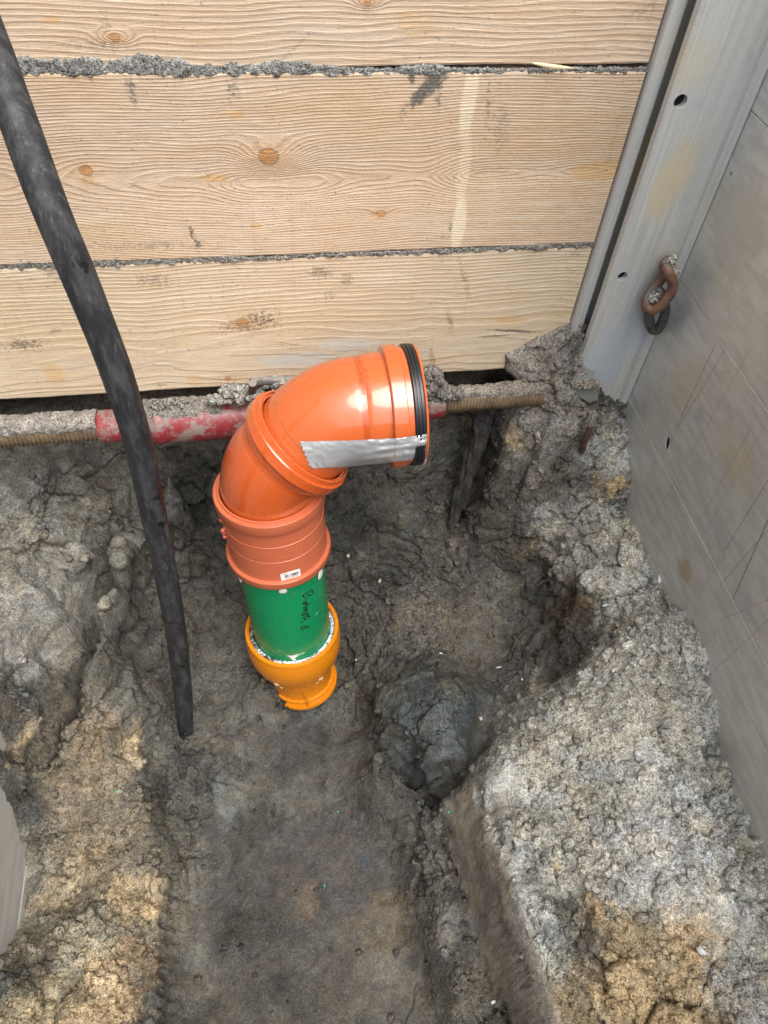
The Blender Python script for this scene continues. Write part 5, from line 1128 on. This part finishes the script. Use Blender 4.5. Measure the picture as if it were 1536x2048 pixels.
# ------------------------------------------------------------------ chain at the post
ch = empty('chain', at(1330, 600, y=-.075), 'short rusty chain of two links hanging over the edge of the metal post', 'chain')
def px3(lst): return [at(a, b_, y=y_) for a, b_, y_ in lst]
LK = rust('rusty_link', (.155, .075, .048), (.07, .045, .038), .35)
LK2 = rust('dark_link', (.045, .045, .048), (.09, .085, .08), .0, .35)
Z7 = lambda x, y, w_: (1230+x/7.68, 480+y/7.68, w_)
loop = px3([Z7(860, 330, -.050), Z7(800, 330, -.070), Z7(760, 400, -.080), Z7(810, 480, -.092), Z7(870, 590, -.098), Z7(890, 700, -.100), Z7(850, 820, -.102), Z7(760, 940, -.104), Z7(660, 1040, -.104), Z7(560, 1080, -.100), Z7(490, 1030, -.094), Z7(485, 940, -.088), Z7(540, 830, -.080), Z7(620, 720, -.074), Z7(700, 620, -.068), Z7(770, 530, -.060), Z7(800, 470, -.05)])
tube('link', smooth_path(loop, 8), .0086, LK, ch, seg=18)
l2_ = px3([Z7(640, 780, -.086), Z7(590, 900, -.080), Z7(530, 1080, -.072), Z7(520, 1230, -.066), Z7(570, 1370, -.064), Z7(650, 1380, -.066), Z7(710, 1290, -.072), Z7(760, 1160, -.080), Z7(770, 1030, -.086), Z7(740, 900, -.09), Z7(690, 800, -.09), Z7(640, 780, -.086)])
tube('link', smooth_path(l2_, 8), .0086, LK2, ch, seg=18, cap=False)
sandlumps('sand_clump', [(at(1342, 530, y=-.080), (.007, .008, .019), 220), (at(1350, 548, y=-.095), (.006, .006, .009), 60)], 'pale sand caught on top of the rusty chain link', (.42, .40, .35), (.0014, .0034))
sandlumps('sand_clump', [(at(1309, 594, y=-.094), (.010, .006, .010), 150)], 'pale sand filling the middle of the rusty chain link', (.46, .45, .42), (.0014, .0032))

# rusty bar and loose slab by the foot of the post
tube('iron_bar', smooth_path([at(1163, 903, y=-.125), at(1168, 886, y=-.14), at(1176, 866, y=-.143), at(1182, 846, y=-.140), at(1180, 826, y=-.12)], 6), [.0065]*25, RST, seg=14)
tag(bpy.data.objects['iron_bar'], 'short rusty iron bar sticking out of the sand left of the post foot', 'iron bar')
# clay slab
M = Mat('grey_slab', .7); P0 = M.tc.outputs['Object']; SLAB = M.out(M.mix(M.noise(P0, 60, 4, .7), (.12, .135, .12), (.22, .23, .2)), None, M.bump(M.noise(P0, 200, 3), .3, .001))
q = [at(1144, 770, y=-.085), at(1194, 765, y=-.085), at(1196, 800, y=-.09), at(1178, 806, y=-.09), at(1146, 785, y=-.088)]
V = [tuple(v) for v in q]+[tuple(v+np.array([0, .05, 0])) for v in q]
o = link('metal_plate', mesh('metal_plate', V, [[4, 3, 2, 1, 0], [5, 6, 7, 8, 9]]+[[i, (i+1) % 5, (i+1) % 5+5, i+5] for i in range(5)]), SLAB, smooth=False)
tag(o, 'small grey plate edge covered with sand beside the post foot', 'plate')
sandlumps('sand_clump', [(at(1172, 768, y=-.085), (.026, .012, .006), 160)], 'sand lying on the small grey plate beside the post', (.30, .27, .22), (.0016, .0045))
sandlumps('sand_clump', [(at(1184, 838, y=-.145), (.007, .006, .020), 130)], 'pale sand crusted on the upper end of the rusty iron bar', (.34, .31, .27), (.0015, .004))

# root running down the soil face
rp = smooth_path([at(968, 822, y=-.03), at(955, 880, y=-.035), at(935, 950, y=-.045), at(915, 1010, y=-.06), at(903, 1055, y=-.075)], 12)
M = Mat('dark_root_bark', .8); P0 = M.tc.outputs['Object']; n1 = M.noise(M.mapping(P0, (60, 60, 12)), 1., 5, .7); ROOT = M.out(M.mix(M.remap(n1, .4, .65), (.022, .021, .022), (.075, .068, .06)), None, M.bump(n1, .7, .004))
root = tube('root', rp, np.interp(np.linspace(0, 1, len(rp)), [0, .5, 1], [.020, .017, .007]), ROOT, seg=24, wob=lambda i, th: 1+.14*np.sin(th*3+i*.12)+.08*np.sin(th*7+i*.5)+.07*np.sin(i*.9+th)+.06*np.sin(i*2.3+th*5))
tag(root, 'thick dark root running down the soil face below the strut', 'root')

# ------------------------------------------------------------------ scraps of plastic
bpy.context.view_layer.update()
SB = BVHTree.FromObject(soil, bpy.context.evaluated_depsgraph_get())
def ground_hit(px, py):
    h_ = SB.ray_cast(Vector(CAM), Vector(ray(px, py)).normalized()); return (h_[0], h_[1]) if h_[0] is not None else (Vector(surf(px, py)), Vector((0, 0, 1)))
SW = Mat('white_film', .45).out((.62, .66, .68)); SG = Mat('green_shaving', .5).out((.03, .50, .30)); SC = Mat('cream_chip', .6).out((.45, .38, .27))
scr = [(1210, 1211, 15, 5, .2, SW, 'curled white plastic scrap near the top of the light mound', 'plastic_scrap', 'scrap'), (1319, 1158, 7, 22, -.3, SW, 'white plastic scrap standing against the right metal wall', 'plastic_scrap', 'scrap'), (1404, 1901, 19, 20, .5, SW, 'largest white scrap, lying beside the ochre sand at lower right', 'plastic_scrap', 'scrap'),
       (882, 1307, 11, 4, -.5, SW, 'thin white shaving above the dark clay lump', 'plastic_scrap', 'scrap'), (997, 1335, 14, 4, 0, SW, 'small flat white shaving right of the dark clay lump', 'plastic_scrap', 'scrap'), (1044, 1359, 5, 6, .2, SW, 'tiny white shaving below the flat one right of the lump', 'plastic_scrap', 'scrap'), (962, 1438, 8, 9, .4, SW, 'white crumb at the right foot of the dark clay lump', 'plastic_scrap', 'scrap'),
       (236, 1583, 14, 4, -.1, SG, 'bright green plastic shaving on the left soil bank', 'plastic_shaving', 'shaving'), (1142, 1579, 5, 5, 0, SG, 'tiny green chip on the light mound', 'plastic_shaving', 'shaving'), (649, 1771, 3, 6, 0, SG, 'tiny green chip on the dark trench bottom', 'plastic_shaving', 'shaving'), (898, 1625, 5, 4, .5, SG, 'tiny green chip on top of the spade-cut edge', 'plastic_shaving', 'shaving'), (676, 1623, 5, 3, .3, SG, 'tiny green sliver right of the trench bottom centre', 'plastic_shaving', 'shaving'),
       (696, 1112, 9, 9, .7, SC, 'cream coloured chip right of the salmon coupler', 'chip', 'chip'), (759, 1162, 7, 10, -.6, SC, 'oval cream chip farther right of the coupler', 'chip', 'chip'), (712, 1320, 6, 6, .5, SC, 'small cream chip right of the amber cup', 'chip', 'chip'), (986, 2004, 10, 6, .2, SW, 'small white crumb near the bottom of the spade cut', 'plastic_scrap', 'scrap'), (1037, 1769, 1, 1, 0, SC, '', '', '')]
for px, py, w_, h_, rot, mt, lb, nm, cat in scr:
    if not lb: continue
    p = min((ground_hit(px+i_*w_*.3, py+j_*h_*.3)[0] for i_ in (-1, 0, 1) for j_ in (-1, 0, 1)), key=lambda q_: (q_-Vector(CAM)).length); vd = (Vector(CAM)-p).normalized(); p = Vector(at(px, py, d=(RM@(np.array(p)-CAM))[2])); nr = (vd+Vector((0, 0, .35))+Vector(rng.normal(size=3)*.12)).normalized(); a = Vector((1, 0, 0)); a = (a-nr*a.dot(nr)).normalized(); b_ = nr.cross(a)
    n = 12; V = []; kz = (p-Vector(CAM)).length/F
    for lay in (0, 1):
        V.append(p+nr*(.0030+.0008*lay))
        for i in range(n):
            t = 2*math.pi*i/n; rr_ = (.75+.35*random.random()) if lay == 0 else rr_list[i]
            if lay == 0: rr_list = (rr_list+[rr_]) if i else [rr_]
            ux = math.cos(t)*w_*kz*.42*rr_; uy = math.sin(t)*h_*kz*.45*rr_
            V.append(p+a*(ux*math.cos(rot)-uy*math.sin(rot))+b_*(ux*math.sin(rot)+uy*math.cos(rot))+nr*(.0026+.0008*lay+.2*abs(ux)*(.5+math.sin(i*2.1)*.5)))
    Fc = [[0, 1+(i+1) % n, 1+i] for i in range(n)]+[[n+1, n+2+i, n+2+(i+1) % n] for i in range(n)]+[[1+i, 1+(i+1) % n, n+2+(i+1) % n, n+2+i] for i in range(n)]
    o = link(nm, mesh(nm, V, Fc), mt); tag(o, lb, cat, 'plastic scraps and chips lying on the soil')
